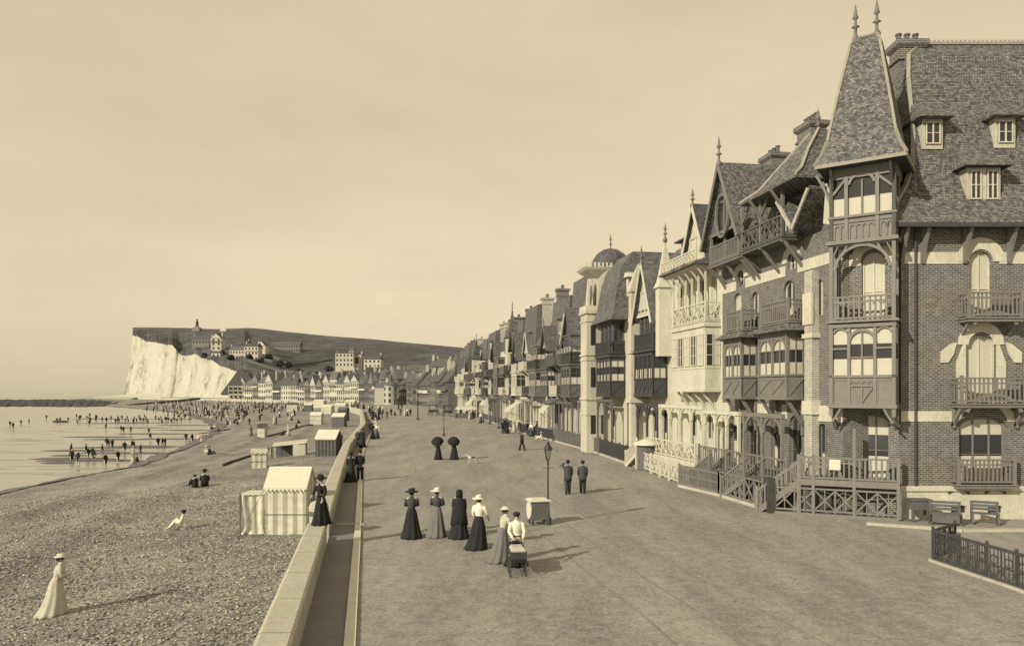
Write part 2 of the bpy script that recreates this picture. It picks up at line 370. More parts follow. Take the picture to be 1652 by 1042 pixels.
# sea wall (two lengths with a gap for the beach steps)
for (ya, yb, lab) in ((-20, 25.4, 'near length of the low pale stone sea wall, running out at the bottom of the view'),
                      (26.8, 600, 'long low pale stone sea wall beyond the steps, curving away to the cliffs')):
    w = ribbon(None, 0, 0, 'sea_wall', concrete_m, ya, yb, profile=[(-1.80,-2.6),(-1.15,-2.6),(-1.15,.60),(-1.12,.60),(-1.12,.70),(-1.18,.74),(-1.72,.74),(-1.80,.70),(-1.80,.60),(-1.84,.60),(-1.90,-.5)])
    tag(w, lab, 'sea wall')
k = kerbX(26.1)
t = thing('beach_steps', 'stone steps through the gap in the sea wall beside the striped tent', 'steps', (k, 26.1, 0), R(11.2))
mb = MB()
for i in range(3): mb.box(-1.2-.25*i-.25, -1.2-.25*i, -.7, .7, -2.2, .2-.35*i)
mb.build('step', concrete_m, t)
p0 = ground(540, 838)
mb = MB(); mb.lathe(0, 0, [(.34,0),(.34,.55),(.36,.6),(.36,.85),(.3,1.0),(.14,1.08)], 14, 0); mb.lathe(0, 0, [(.365,.56),(.375,.6),(.365,.72)], 14, 1)
tag(mb.build('wall_bollard', [concrete_m, midw_m], loc=(kerbX(27.4)-1.45, 27.0, .18)), 'round topped stone bollard with a dark band, ending the sea wall at the steps', 'bollard')
# cross kerb on the gutter path
k = kerbX(28.2); mb = MB(); mb.box(-1.12, -.02, -.08, .08, -.1, .07)
tag(mb.build('threshold_stone', concrete_m, loc=(k, 29.0, 0)), 'narrow white stone laid across the dark gutter path', 'kerb stone')

# headland: chalk cliff and the downs above the town
CT = [(214,541),(222,543),(236,551),(250,552),(266,556),(278,556),(290,572),(300,574),(316,571),(326,578),(340,580),(356,590),(372,596),(395,604)]
SKY = [(200,531),(216,528),(240,528),(300,529),(345,531),(400,529),(420,530),(470,536),(530,542),(600,547),(660,553),(728,559),(800,566),(1000,590),(1300,612)]
def interp(P, x):
    if x <= P[0][0]: return P[0][1]
    for a, b in zip(P, P[1:]):
        if x <= b[0]: return a[1]+(b[1]-a[1])*(x-a[0])/(b[0]-a[0])
    return P[-1][1]
rh = random.Random(11)
def wob(s): return math.sin(s*.31)*.5+math.sin(s*.83+1)*.3+math.sin(s*2.1+2)*.2
def Yc(px): return interp([(196,930),(240,850),(284,803),(288,806),(293,792),(300,780),(340,700),(370,640),(395,600),(460,560),(640,430),(760,300),(1300,300)], px)+5*wob(px*.22)
cols = [214+i*1.6 for i in range(114)]+[398+i*8 for i in range(0, 114)]
mbc = MB(); mbh = MB(); fr = []; hl = []
for i, px in enumerate(cols):
    Yd = Yc(px); cliff = px < 396
    if cliff:
        zt = gz(interp(CT, px), Yd)+rh.uniform(-.5, .5); ring = []
        for j in range(15):
            s = j/14; d = 16*(1-s)**1.5+3.0*wob(px*.7+s*2.5)*math.sin(math.pi*min(1, s+.12))+rh.uniform(-.7, .7)
            Y = Yd-d; X = gx(px, Yd)+(0 if px > 230 else -(230-px)*.18*(1-s))
            ring.append((X, Y, SEA-1+(zt-SEA+1)*s))
        fr.append(ring)
        z0 = zt
    else: z0 = max(0.0, gz(604, 600)*(1-(px-395)/80)); 
    zk = gz(interp(SKY, px), 1050); row = []
    for j in range(22):
        s = j/21; Y = Yd+(1050-Yd)*s
        if cliff: z = z0+(zk-z0)*s**.9
        else:
            z = z0+(zk-z0)*(s**.85)*(1-.12*math.sin(math.pi*s))
        z += (wob(px*.11+s*9)*1.5+rh.uniform(-.5, .5)*(.2 if cliff else 1))*math.sin(math.pi*min(s, .98)) if s > 0 else 0
        row.append((gx(px, Y), Y, z))
    if not cliff: row = [(gx(px, Yd-40), Yd-40, -1.0)]+row
    else: row = [row[0]]+row
    row += [(gx(px, 1200), 1200, zk-2), (gx(px, 1800), 1800, zk-30), (gx(px, 3000), 3000, -5)]
    hl.append(row)
def grid(mb, rows, m=0):
    n = len(rows[0]); vs = [p for r in rows for p in r]
    mb.add(vs, [(i*n+j, (i+1)*n+j, (i+1)*n+j+1, i*n+j+1) for i in range(len(rows)-1) for j in range(n-1)], m)
grid(mbc, fr)
e = fr[0]; grid(mbc, [[(p[0]+25, p[1]+120, p[2]*.98) for p in e], [(p[0]-2, p[1]+40, p[2]) for p in e], e])
struct(mbc.build('chalk_cliff', chalk_m, smooth=True))
grid(mbh, [[(p[0]-4, p[1]+30, p[2]-6) for p in hl[0]]]+hl)
struct(mbh.build('hill', turf_m, smooth=True))
def hill_z(px, Y):
    Yd = Yc(px); zk = gz(interp(SKY, px), 1050); s = max(0, min(1, (Y-Yd)/(1050-Yd)))
    if px < 396:
        zt = gz(interp(CT, px), Yd); return zt+(zk-zt)*s**.9
    z0 = max(0.0, gz(604, 600)*(1-(px-395)/80)); return z0+(zk-z0)*(s**.85)*(1-.12*math.sin(math.pi*s))
# foot path lines scraped in the hillside
def hillpath(pts, w=3.0):
    rings = []
    for (px, Y) in pts:
        z = hill_z(px, Y)+1.6; X = gx(px, Y); rings.append([(X, Y-w/2, z-2), (X, Y+w/2, z-2), (X, Y+w/2, z+.8), (X, Y-w/2, z+.4)])
    mb = MB(); mb.loft(rings); struct(mb.build('hill_path', midw_m))
hillpath([(418,700),(440,690),(470,700),(500,712),(520,720),(536,730)]); hillpath([(400,660),(450,640),(500,625),(548,600)]); hillpath([(440,740),(455,715),(462,705)], 5)
# rock shelf bared by the tide
mb = MB(); rows = []
for i in range(120):
    px = -420+i*5.6; f = max(0, min(1, (236-px)/70)); Ya = 600-210*f**.6+8*wob(i*.8); Yb = 610+150*f**.7+18*wob(i*.5)
    rows.append([(gx(px, Y), Y, SEA-.4+(1.9*math.sin(math.pi*max(.001, min(.999, s)))**.5+rh.uniform(-.5, .5))*(f**.5 if f > 0 else 0)*(1 if 0 < s < 1 else 0)) for s in frange(0, 1, 10) for Y in [Ya+(Yb-Ya)*s]])
grid(mb, rows); struct(mb.build('tidal_rocks', reef_m))
# far sand spit and breakwater by the cliff foot
mb = MB(); mb.beam((gx(206,420),420,-2.6), (gx(322,500),500,0.6), 1.2, 1.4)
tag(mb.build('breakwater', darkw_m), 'long dark timber breakwater running from the town beach towards the chalk cliff foot', 'breakwater')
mb = MB(); rows = []
for i in range(40):
    px = 150+i*2.8+0; s = i/39; rows.append([(gx(px, 560+260*(1-s)), 560+260*(1-s), SEA-.2), (gx(px, 640+260*(1-s)), 640+260*(1-s), SEA+1.2+2.5*s), (gx(px, 760+200*(1-s)), 760+200*(1-s), SEA+2+6*s)])
grid(mb, rows); struct(mb.build('cliff_foot_beach', mottled('pale_sand', .5, .1, .05, fine=.4)))

# wet margin of the shingle, low sand bars left by the tide, and small breaking wavelets
wet_m = mottled('wet_shingle', .09, .4, .5, .45); foam_m = mottled('foam', .6, .2, .8)
def shore_strip(name, m, a, b, dz, rnd=0):
    mb = MB(); rows = []; q = random.Random(9)
    for i in range(260):
        Y = -10+i*1.6; X = lerpline(SHORE, Y)+.9*wob(Y*.6)+.5*wob(Y*1.9); rows.append([(X+a+q.uniform(-rnd, rnd), Y, max(beach_z(X+a, Y), SEA)+dz), (X+b+q.uniform(-rnd, rnd), Y, max(beach_z(X+b, Y), SEA)+dz)])
    grid(mb, rows); struct(mb.build(name, m))
shore_strip('wet_shore', wet_m, -.5, 1.9, .09, .3); shore_strip('foam_line', foam_m, -.72, -.52, .03, .06)
mb = MB(); q = random.Random(12)
for px, py, L_ in ((122,740,11),(150,743,14),(175,731,8),(135,727,12),(200,722,16),(238,720,12),(228,731,10),(160,705,14),(190,709,12),(250,700,16),(215,690,18),(270,708,12),(290,694,16),(180,683,18),(235,682,20),(112,735,5),(95,747,4),(300,686,16),(260,676,22),(165,676,20)):
    p0 = ground(px, py, SEA); n_ = 12; w_ = L_*.06+.5
    P = [(p0.x+L_/2*math.cos(6.283*k/n_)+q.uniform(-.4, .4), p0.y+w_*math.sin(6.283*k/n_)*q.uniform(.5, 1.3), SEA+.02) for k in range(n_)]; T2 = [(p0.x+(x-p0.x)*.6, p0.y+(y-p0.y)*.5, SEA+.13) for x, y, z in P]; mb.loft([P, T2])
struct(mb.build('sand_bars', wet_m))
mb = MB()
for i in range(110):
    px = q.uniform(-60, 330); py = q.uniform(664, 770); p0 = ground(px, py, SEA)
    if p0.x > lerpline(SHORE, p0.y)-1.5: continue
    L_ = q.uniform(2, 9); rows = [[(p0.x+L_*t, p0.y-.18+.3*wob(i+t*3), SEA+.01), (p0.x+L_*t, p0.y+.3*wob(i+t*3), SEA+.07*math.sin(math.pi*t)+.012), (p0.x+L_*t, p0.y+.3+.3*wob(i+t*3), SEA+.01)] for t in frange(0, 1, 6)]
    grid(mb, rows)
struct(mb.build('wavelets', sea_m))

# loose grit, dung and scraps trodden over the promenade, and worn cart ruts
mb = MB(); q = random.Random(44)
for _ in range(1300):
    Y = 9+q.random()**1.3*75; k = kerbX(Y); X = k+.1+q.random()**.8*19; r = q.uniform(.008, .022)*(1+Y/60); an = q.random()*3; c, s_ = math.cos(an), math.sin(an); e = q.uniform(.5, 2.6)
    P = [(X+r*e*c*u-r*s_*w, Y+r*e*s_*u+r*c*w, .003) for u, w in ((1,0),(.3,.9),(-.8,.6),(-1,-.3),(0,-1))]; mb.loft([P, [(X+(p[0]-X)*.6, Y+(p[1]-Y)*.6, r*.5) for p in P]], q.choice((0, 1, 1, 2)))
struct(mb.build('promenade_grit', [mottled('grit_pale', .34, .2), mottled('grit_mid', .15, .3), mottled('grit_dark', .11, .3)]), 'stuff')
rut_m = ground_mat('worn_rut', 0.215, 0.35, [(0.5, 1.0), (3, .9), (14, 1.2)])
def rut(off, Ya, Yb, ph, w=.10):
    mb = MB(); rows = []; y = Ya; i = 0
    while y < Yb:
        x = kerbX(y)+off+.5*math.sin(y*.05+ph)+.12*wob(y*.5+ph); ww = w*(.4+.6*abs(wob(y*.35+ph*3))); rows.append([(x-ww/2, y, .004), (x+ww/2, y, .004)]); y += .8; i += 1
    grid(mb, rows); struct(mb.build('cart_rut', rut_m))
for off, ph, a, b in ((6.2, 0, 10, 90), (7.6, 0, 10, 90), (9.6, 2.1, 14, 110), (11.0, 2.1, 14, 110), (3.4, 4, 30, 120)): rut(off, a, b, ph)

# ================================================================== BUILDING HELPERS
def wall_open(mb, x0, x1, z0, z1, ops=(), y=0.0, th=0.22, m=0):
    """wall face in the plane y with real openings (x0, x1, z0, z1, arch rise) and their reveals"""
    ops = [o if len(o) == 5 else (*o, 0) for o in ops]
    xs = sorted({x0, x1, *[o[0] for o in ops], *[o[1] for o in ops]}); zs = sorted({z0, z1, *[o[2] for o in ops], *[o[3] for o in ops]})
    xs = [x for x in xs if x0-1e-6 <= x <= x1+1e-6]; zs = [z for z in zs if z0-1e-6 <= z <= z1+1e-6]
    for a, b in zip(xs, xs[1:]):
        for c, d in zip(zs, zs[1:]):
            mx, mz = (a+b)/2, (c+d)/2
            if any(o[0] < mx < o[1] and o[2] < mz < o[3] for o in ops): continue
            mb.quad((a,y,c), (b,y,c), (b,y,d), (a,y,d), m)
    for a, b, c, d, r in ops:
        t = y+th; e = d-r
        mb.quad((a,y,c), (a,y,e), (a,t,e), (a,t,c), m); mb.quad((b,y,c), (b,t,c), (b,t,e), (b,y,e), m)
        mb.quad((a,y,c), (a,t,c), (b,t,c), (b,y,c), m)
        if r <= 0: mb.quad((a,y,d), (b,y,d), (b,t,d), (a,t,d), m)
        else:
            n = 10; w = (b-a)/2; cx = (a+b)/2; P = [(cx-w*math.cos(math.pi*i/n), e+r*math.sin(math.pi*i/n)) for i in range(n+1)]
            for (u, v), (u2, v2) in zip(P, P[1:]):
                mb.quad((u,y,v), (u2,y,v2), (u2,y,d), (u,y,d), m); mb.quad((u,y,v), (u,t,v), (u2,t,v2), (u2,y,v2), m)
def railing(mb, p, q, h=0.95, gap=0.16, w=0.06, style='bal', post=True, m=0):
    """balustrade between points p and q (its foot line)"""
    p = Vector(p); q = Vector(q); d = q-p; L = d.length; up = Vector((0,0,1))
    mb.beam(p+up*h, q+up*h, 0.09, 0.07, m); mb.beam(p+up*.09, q+up*.09, 0.07, 0.07, m)
    if post:
        for e in (p, q): mb.beam(e, e+up*(h+.12), 0.11, 0.11, m)
    if style in ('bal', 'arcade'):
        n = max(2, int(L/gap))
        for i in range(1, n): c = p+d*(i/n); mb.beam(c+up*.1, c+up*(h-.02), w, w*.7, m)
        if style == 'arcade':
            mb.beam(p+up*(h-.2), q+up*(h-.2), 0.04, 0.07, m)
    elif style == 'cross':
        n = max(1, round(L/(h*.85)))
        for i in range(n):
            a = p+d*(i/n); b = p+d*((i+1)/n)
            mb.beam(a+up*.12, b+up*(h-.05), .05, .06, m); mb.beam(a+up*(h-.05), b+up*.12, .045, .055, m); mb.beam(a, a+up*h, .06, .06, m)
            mb.beam((a+b)/2+up*.1, (a+b)/2+up*h, .035, .04, m)
    elif style == 'picket':
        n = max(2, int(L/(gap)))
        for i in range(n+1): c = p+d*(i/n); mb.beam(c, c+up*(h+.10), .07, .03, m)
        mb.beam(p+up*(h*.55), q+up*(h*.55), 0.05, 0.06, m)
    elif style == 'board':
        n = max(2, int(L/.24))
        for i in range(n): a = p+d*((i+.04)/n); b = p+d*((i+.96)/n); mb.beam((a+up*h/2), (b+up*h/2), .03, h-.08, m)
    elif style == 'scroll':
        n = max(1, round(L/.42))
        for i in range(n):
            a = p+d*(i/n); b = p+d*((i+1)/n); c = (a+b)/2; u = (b-a)*.5
            mb.beam(a, a+up*h, .035, .035, m); mb.beam(a+u*.45+up*.1, a+u*.45+up*h, .022, .022, m); mb.beam(a+u*1.55+up*.1, a+u*1.55+up*h, .022, .022, m)
            for zc, rr in ((.32, .15), (.62, .12)):
                P = [c+u*(rr/.21*math.cos(k*math.pi/4))+up*(zc*h/.95+rr*math.sin(k*math.pi/4)) for k in range(9)]
                for s, e in zip(P, P[1:]): mb.beam(s, e, .025, .03, m)
            mb.beam(c+up*.1, c+up*h, .02, .02, m)
def bars(mb, x0, x1, z0, z1, y, nx=1, nz=1, w=.06, d=.06, bw_=.03, r=0):
    """window frame: outer members plus glazing bars"""
    mb.box(x0, x0+w, y-d, y, z0, z1-r); mb.box(x1-w, x1, y-d, y, z0, z1-r); mb.box(x0+w, x1-w, y-d, y, z0, z0+w)
    if r <= 0: mb.box(x0+w, x1-w, y-d, y, z1-w, z1)
    else:
        n = 8; cx = (x0+x1)/2; W = (x1-x0)/2; rings = []
        for i in range(n+1):
            a = math.pi*i/n; c, s = math.cos(a), math.sin(a)
            rings.append([(cx+(W-w)*c, y-d, z1-r+(r-w)*s), (cx+W*c, y-d, z1-r+r*s), (cx+W*c, y, z1-r+r*s), (cx+(W-w)*c, y, z1-r+(r-w)*s)])
        mb.loft(rings)
    for i in range(1, nx):
        x = x0+(x1-x0)*i/nx; e = z1-w if r <= 0 else z1-r+r*math.sqrt(max(0, 1-((2*x-x0-x1)/(x1-x0))**2))-w
        mb.box(x-bw_/2-.015, x+bw_/2+.015, y-d*.9, y-.004, z0+w, e)
    for i in range(1, nz):
        z = z0+(z1-r*.9-z0)*i/nz; mb.box(x0+w, x1-w, y-d*.8, y-.006, z-bw_/2, z+bw_/2)
def window(par, x0, x1, z0, z1, y=0.18, fm=None, nx=2, nz=2, r=0, curt='low', name='window', sill=None):
    """glass pane with its curtain, frame and sill as sub-parts"""
    mb = MB(); mb.box(x0, x1, y, y+.05, z0, z1); o = mb.build(name, glass_m, par)
    mb = MB(); bars(mb, x0, x1, z0, z1, y, nx, nz, r=r, w=max(.05, (x1-x0)*.06)); mb.build('frame', fm or trimw_m, o)
    if curt:
        h = z1-z0; sp = {'low': [(0, .42)], 'high': [(.62, 1)], 'both': [(0, .4), (.72, 1)], 'full': [(0, 1)], 'most': [(.25, 1)]}[curt]
        for a, b in sp:
            mb = MB(); mb.quad((x0+.02, y-.003, z0+h*a), (x1-.02, y-.003, z0+h*a), (x1-.02, y-.003, z0+h*b), (x0+.02, y-.003, z0+h*b)); mb.build('curtain' if a < .3 else 'blind', curt_m, o)
    if sill: mb = MB(); mb.box(x0-.1, x1+.1, y-.3, y-.05, z0-.1, z0); mb.build('sill', sill, o)
    return o
def chimney(par, x, y, z0, z1, w=1.2, d=.7, pots=3, m=None, name='chimney'):
    mb = MB(); mb.box(x-w/2, x+w/2, y-d/2, y+d/2, z0, z1-.35); mb.box(x-w/2-.08, x+w/2+.08, y-d/2-.08, y+d/2+.08, z1-.9, z1-.78)
    mb.rects([(x-w/2-.03, x+w/2+.03, y-d/2-.03, y+d/2+.03, z1-.35), (x-w/2-.14, x+w/2+.14, y-d/2-.14, y+d/2+.14, z1-.22), (x-w/2-.14, x+w/2+.14, y-d/2-.14, y+d/2+.14, z1)])
    o = mb.build(name, m or brick_m, par)
    for i in range(pots):
        px = x-w/2+w*(i+.5)/pots; mb = MB(); mb.lathe(px, y, [(.13, z1), (.11, z1+.35), (.15, z1+.4), (.14, z1+.46), (.07, z1+.46)], 8); mb.build('chimney_pot', midw_m, o)
    return o
def finial(par, x, y, z, h=1.3, m=None):
    mb = MB(); mb.lathe(x, y, [(.12, z-.2), (.16, z), (.07, z+.12*h), (.06, z+.3*h), (.17, z+.34*h), (.06, z+.4*h), (.05, z+.55*h), (.13, z+.6*h), (.09, z+.66*h), (.01, z+h)], 8)
    return mb.build('finial', m or zinc_m, par, smooth=True)
def bay_window(par, x0, x1, p, z0, z1, m, y=0.0, panel=.36, nx=3, arched=True, side=True, curt='both', top=.10, name='bay_window'):
    """timber oriel projecting p in front of the plane y: frame mesh, glass and blind as sub-parts, near side glazed too"""
    h = z1-z0; zp = z0+h*panel; zt = z1-h*top; f = y-p; mb = MB(); c = .13
    mb.box(x0, x1, f+.03, y, z0, zp); mb.box(x0-.06, x1+.06, f-.06, y, z0-.12, z0); mb.box(x0-.05, x1+.05, f-.05, y, zp-.02, zp+.08)
    mb.box(x0, x1, f+.03, y, zt, z1); mb.box(x0-.12, x1+.12, f-.12, y, z1-.02, z1+.12)
    xs = [x0+(x1-x0-c)*i/nx for i in range(nx+1)]
    for x in xs: mb.box(x, x+c, f, f+.14, z0, z1)
    for a in (x0, x1-c): mb.box(a, a+c, y-.14, y, z0, z1)
    for x, x2 in zip(xs, xs[1:]):
        mb.beam((x+c/2, f+.015, z0+.12), (x2+c/2, f+.015, zp-.1), .05, .05); mb.box(x+c, x2, f+.0, f+.04, z0+(zp-z0)*.82, z0+(zp-z0)*.9)
        mb.box(x+c, x2, f+.04, f+.09, zp+(zt-zp)*.68, zp+(zt-zp)*.68+.05); mb.box((x+x2+c)/2-.02, (x+x2+c)/2+.02, f+.04, f+.09, zp, zt)
        if arched: mb.arc((x+x2+c)/2, zt-(x2-x-c)/2, (x2-x-c)/2-.03, (x2-x-c)/2+.09, 0, math.pi, f+.01, f+.09, 7)
    if side:
        ym = (f+y)/2
        for xx in (x0, x1-.05):
            mb.box(xx, xx+.05, ym-.02, ym+.02, zp, zt); mb.box(xx, xx+.05, f+.14, y-.14, zp+(zt-zp)*.68, zp+(zt-zp)*.68+.05)
        mb.beam((x1+.01, f+.12, z0+.1), (x1+.01, y-.1, zp-.1), .05, .05)
    o = mb.build(name, m, par)
    mb = MB(); mb.box(x0+.04, x1-.04, f+.10, y, zp, zt); mb.build('glass', glass_m, o)
    if curt:
        for a, b in {'both': [(.0, .36), (.70, 1)], 'low': [(0, .45)], 'high': [(.6, 1)], 'full': [(0, 1)]}[curt]:
            mb = MB(); mb.box(x0+.035, x1-.035, f+.09, y-.02, zp+(zt-zp)*a, zp+(zt-zp)*b); mb.build('curtain' if a < .3 else 'blind', curt_m, o)
    return o
def balcony(par, x0, x1, p, z, m, y=0.0, h=.95, style='bal', gap=.17, brk=True):
    mb = MB(); mb.box(x0, x1, y-p, y, z-.18, z); mb.box(x0-.05, x1+.05, y-p-.05, y, z-.06, z)
    if brk:
        for x in (x0+.15, x1-.15): mb.brace((x, y-.02, z-1.0), (x, y-p+.1, z-.2), (0, .12, -.1), .1, .1)
    o = mb.build('balcony', m, par)
    mb = MB(); f = y-p+.05
    railing(mb, (x0+.05, f, z), (x1-.05, f, z), h, gap, style=style); railing(mb, (x1-.05, f+.1, z), (x1-.05, y, z), h, gap, style=style, post=False); railing(mb, (x0+.05, f+.1, z), (x0+.05, y, z), h, gap, style=style, post=False)
    mb.build('railing', m, o); return o

# ================================================================== CORNER VILLA (largest house, right)
YW = 30.5; XW = 15.95
hero = thing('brick_villa', 'largest villa, at the right edge, dark brick with a steep tiled tower topped by finials', 'villa', (XW, YW, 0))
hz = lambda py, Y=YW: gz(py, Y); hx = lambda px, Y=YW: gx(px, Y)-XW
z_pl, z_b1, z_b2, z_ev = hz(785), hz(680), hz(663), hz(362, 29.9)
XE = 9.5
W1 = (hx(1547), hx(1625), hz(779), hz(671), .45); W2 = (hx(1557), hx(1607), hz(652), hz(541), .30); W3 = (hx(1564), hx(1600), hz(510), hz(405), .45)
W4 = (hx(1690), hx(1760), hz(779), hz(671), .45); W5 = (hx(1700), hx(1750), hz(652), hz(541), .3)
ops = [W1, W2, W3, W4, W5]
mb = MB(); wall_open(mb, 0, XE, z_pl, z_ev+.9, ops, 0, .24)
mb.quad((0,0,z_pl), (0,0,z_ev+.9), (0,11,z_ev+.9), (0,11,z_pl)); mb.quad((XE,0,z_pl), (XE,11,z_pl), (XE,11,z_ev+.9), (XE,0,z_ev+.9)); mb.quad((0,11,z_pl), (XE,11,z_pl), (XE,11,z_ev+.9), (0,11,z_ev+.9))
mb.box(-2.0, -.003, 1.2, 6, -.1, z_ev+.6)
mb.build('wall', brick_m, hero)
mb = MB(); cw1, cw2 = (hx(1545), hx(1572)), (hx(1588), hx(1618))
VW = [(hx(1556)+0, hx(1577), hz(841)+.55, hz(813), .12), (hx(1596), hx(1616), hz(841)+.55, hz(813), .12)]
wall_open(mb, -.06, XE, -.4, z_pl, [(a, b, .25, hz(814), .1) for a, b in ((hx(1533), hx(1558)), (hx(1592), hx(1616)))], -.06, .2)
mb.box(-.12, XE, -.14, -.0, z_pl-.16, z_pl+.04); mb.quad((-.06,-.06,-.4), (-.06,-.06,z_pl), (-.06,2,z_pl), (-.06,2,-.4))
for cx in (hx(1545), hx(1604)): mb.arc(cx, .55, .62, .70, R(50), R(130), -.10, -.061, 8, 1)
mb.build('plinth', [white_m, darkw_m], hero)
for a, b in ((hx(1533), hx(1558)), (hx(1592), hx(1616))): window(hero, a, b, .25, hz(814), .12, darkw_m, 3, 1, .1, None, 'cellar_window')
mb = MB()   # white bands and surrounds, 3 cm proud
def band(za, zb, cuts=()):
    xs = [0.0]+[v for c in cuts for v in c]+[XE]
    for a, b in zip(xs[::2], xs[1::2]): mb.box(a-.0, b, -.035, -.001, za, zb)
band(z_b1, z_b2, ((W1[0]-.0, W1[1]+.0), (W4[0], W4[1]))); mb.build('white_band', white_m, hero); mb = MB()
band(hz(426), hz(407), ((hx(1553), hx(1612)),)); mb.build('white_band', white_m, hero); mb = MB()
cx, cz = (W3[0]+W3[1])/2, hz(426)
mb.arc(cx, cz+.1, .50, .98, 0, math.pi, -.05, -.001, 14); mb.build('window_arch', white_m, hero); mb = MB()
mb.arc((W1[0]+W1[1])/2, hz(688), 1.0, 1.32, R(12), R(168), -.045, -.001, 12); mb.build('window_arch', white_m, hero); mb = MB()
cx2 = (W2[0]+W2[1])/2
for s in (-1, 1):
    a = s*(W2[1]-cx2); mb.prism([(cx2+a, W2[2]), (cx2+a+s*.38, W2[2]), (cx2+a+s*.38, hz(585)), (cx2+a, hz(545))], -.05, -.001)
    mb.prism([(cx2+a+s*.36, hz(552)), (cx2+a+s*.62, hz(555)), (cx2+a+s*1.02, hz(568)), (cx2+a+s*1.02, hz(585)), (cx2+a+s*.72, hz(585)), (cx2+a+s*.5, hz(572))], -.06, -.001)
mb.arc(cx2, hz(556), .52, .95, R(0), R(180), -.055, -.001, 10)
mb.build('window_surround', white_m, hero)
window(hero, *W1[:4], .2, grayw_m, 3, 2, .45, 'both'); window(hero, *W2[:4], .2, trimw_m, 2, 1, .3, 'full'); window(hero, *W3[:4], .2, trimw_m, 2, 2, .45, 'full')
window(hero, *W4[:4], .2, grayw_m, 3, 2, .45, 'both'); window(hero, *W5[:4], .2, trimw_m, 2, 1, .3, 'full')
balcony(hero, hx(1535), hx(1628), .45, hz(779), grayw_m, h=.98, style='arcade', brk=False)
b2 = balcony(hero, hx(1533), hx(1642), .75, hz(650), grayw_m, h=1.0, style='arcade', brk=False)
mb = MB(); mb.arc(hx(1587), hz(684), 1.15, 1.28, R(25), R(155), -.70, -.58, 10)
for x in (hx(1533)+.1, hx(1642)-.1): mb.brace((x, -.02, hz(688)), (x, -.66, hz(656)), (0, .15, -.15), .12, .12); mb.beam((x, -.06, hz(690)), (x, -.06, hz(655)), .12, .12)
mb.build('bracket_arch', grayw_m, b2)
b3 = balcony(hero, hx(1546), hx(1632), .7, hz(514), grayw_m, h=.98, style='arcade', brk=False)
mb = MB(); mb.arc(hx(1590), hz(545), .95, 1.06, R(30), R(150), -.65, -.55, 10)
for x in (hx(1548)+.1, hx(1630)-.1): mb.brace((x, -.02, hz(540)), (x, -.6, hz(517)), (0, .12, -.12), .11, .11)
mb.build('bracket_arch', grayw_m, b3)
# drain pipe
mb = MB(); mb.tube([(hx(1475), -.1, z_pl), (hx(1475), -.1, z_ev)], [.045, .045], 8); mb.build('drain_pipe', iron_m, hero)
# eave brackets
for px in (1452, 1485, 1553, 1624):
    mb = MB(); x = hx(px)+.05; mb.beam((x, -.05, hz(425)), (x, -.05, z_ev+.1), .15, .12); mb.brace((x, -.06, hz(422)), (x, -.58, z_ev+.02), (0, .10, -.12), .14, .14, 6); mb.build('eave_bracket', grayw_m, hero)
# main roof
mb = MB()
lv = [(-.95,XE+.6,-.72,11.7,z_ev), (-.9,XE+.6,-.7,11.7,z_ev+.1), (-.35,XE+.5,-.1,11.1,z_ev+.85), (.45,XE+.3,.45,10.6,z_ev+1.9), (.95,XE,.85,10.2,z_ev+3.0), (1.15,XE,1.2,9.9,z_ev+4.2), (1.45,XE,2.15,8.9,z_ev+7.0), (1.75,XE,2.7,8.3,z_ev+8.3), (2.6,XE,3.3,7.7,hz(74, YW+3.4))]
mb.rects(lv); rf = mb.build('roof', tile_m, hero)
mb = MB(); mb.box(-.98, XE+.62, -.76, -.60, z_ev-.12, z_ev+.04); mb.box(-.9, XE, -.6, 0.0, z_ev-.06, z_ev-.01); mb.build('gutter', soff_m, rf)
zr = lv[-1][4]; mb = MB(); mb.beam((2.5, 3.3, zr+.03), (XE, 3.3, zr+.03), .2, .12)
for i in range(34): mb.box(2.6+i*.2, 2.68+i*.2, 3.26, 3.34, zr+.08, zr+.2)
L = [(a[0], a[2], a[4]) for a in lv]
for p, q in zip(L[1:], L[2:]): mb.beam(p, q, .16, .12)
mb.build('ridge', ridge_m, rf)
def dormer(par, xa, xb, zlo, zhi, yf, slope_back, m_roof=tile_m, shed=1.2, nx=2, two=False, fm=cream_m, over=.3):
    """dormer with flared roof sweeping back into the main roof"""
    mb = MB(); mb.box(xa, xb, yf, yf+slope_back, zlo-.2, zhi); o = mb.build('dormer', fm, par)
    mb = MB(); mb.rects([(xa-over, xb+over, yf-over-.1, yf+slope_back, zhi-.02), (xa-over, xb+over, yf-over-.06, yf+slope_back, zhi+.08), (xa-.02, xb+.02, yf+slope_back*.7, yf+slope_back+.4, zhi+shed)]); mb.build('dormer_roof', m_roof, o)
    rs = [(xa+.12, (xa+xb)/2-.12), ((xa+xb)/2+.12, xb-.12)] if two else [(xa+.12, xb-.12)]
    for a, b in rs:
        mb = MB(); mb.box(a, b, yf-.03, yf-.005, zlo, zhi-.14); g = mb.build('window', glass_m, o)
        return_ = g; g.location = (0, 0, 0)
    for a, b in rs:
        mb = MB(); bars(mb, a, b, zlo, zhi-.14, yf-.03, nx, 2, w=.05, d=.04); mb.build('window_frame', trimw_m, o)
    return o
def yroof(z):
    for p, q in zip(lv, lv[1:]):
        if p[4] <= z <= q[4]: return p[2]+(q[2]-p[2])*(z-p[4])/(q[4]-p[4])
    return 3
def hd(pxa, pxb, pyt, pyb, two=False):
    zb = gz(pyb, YW+1); yf = yroof(zb)-.12; Y = YW+yf
    dormer(hero, gx(pxa, Y)-XW, gx(pxb, Y)-XW, gz(pyb, Y), gz(pyt, Y), yf, 1.7, two=two)
hd(1488, 1521, 192, 233); hd(1605, 1638, 190, 231); hd(1560, 1614, 270, 322, True)
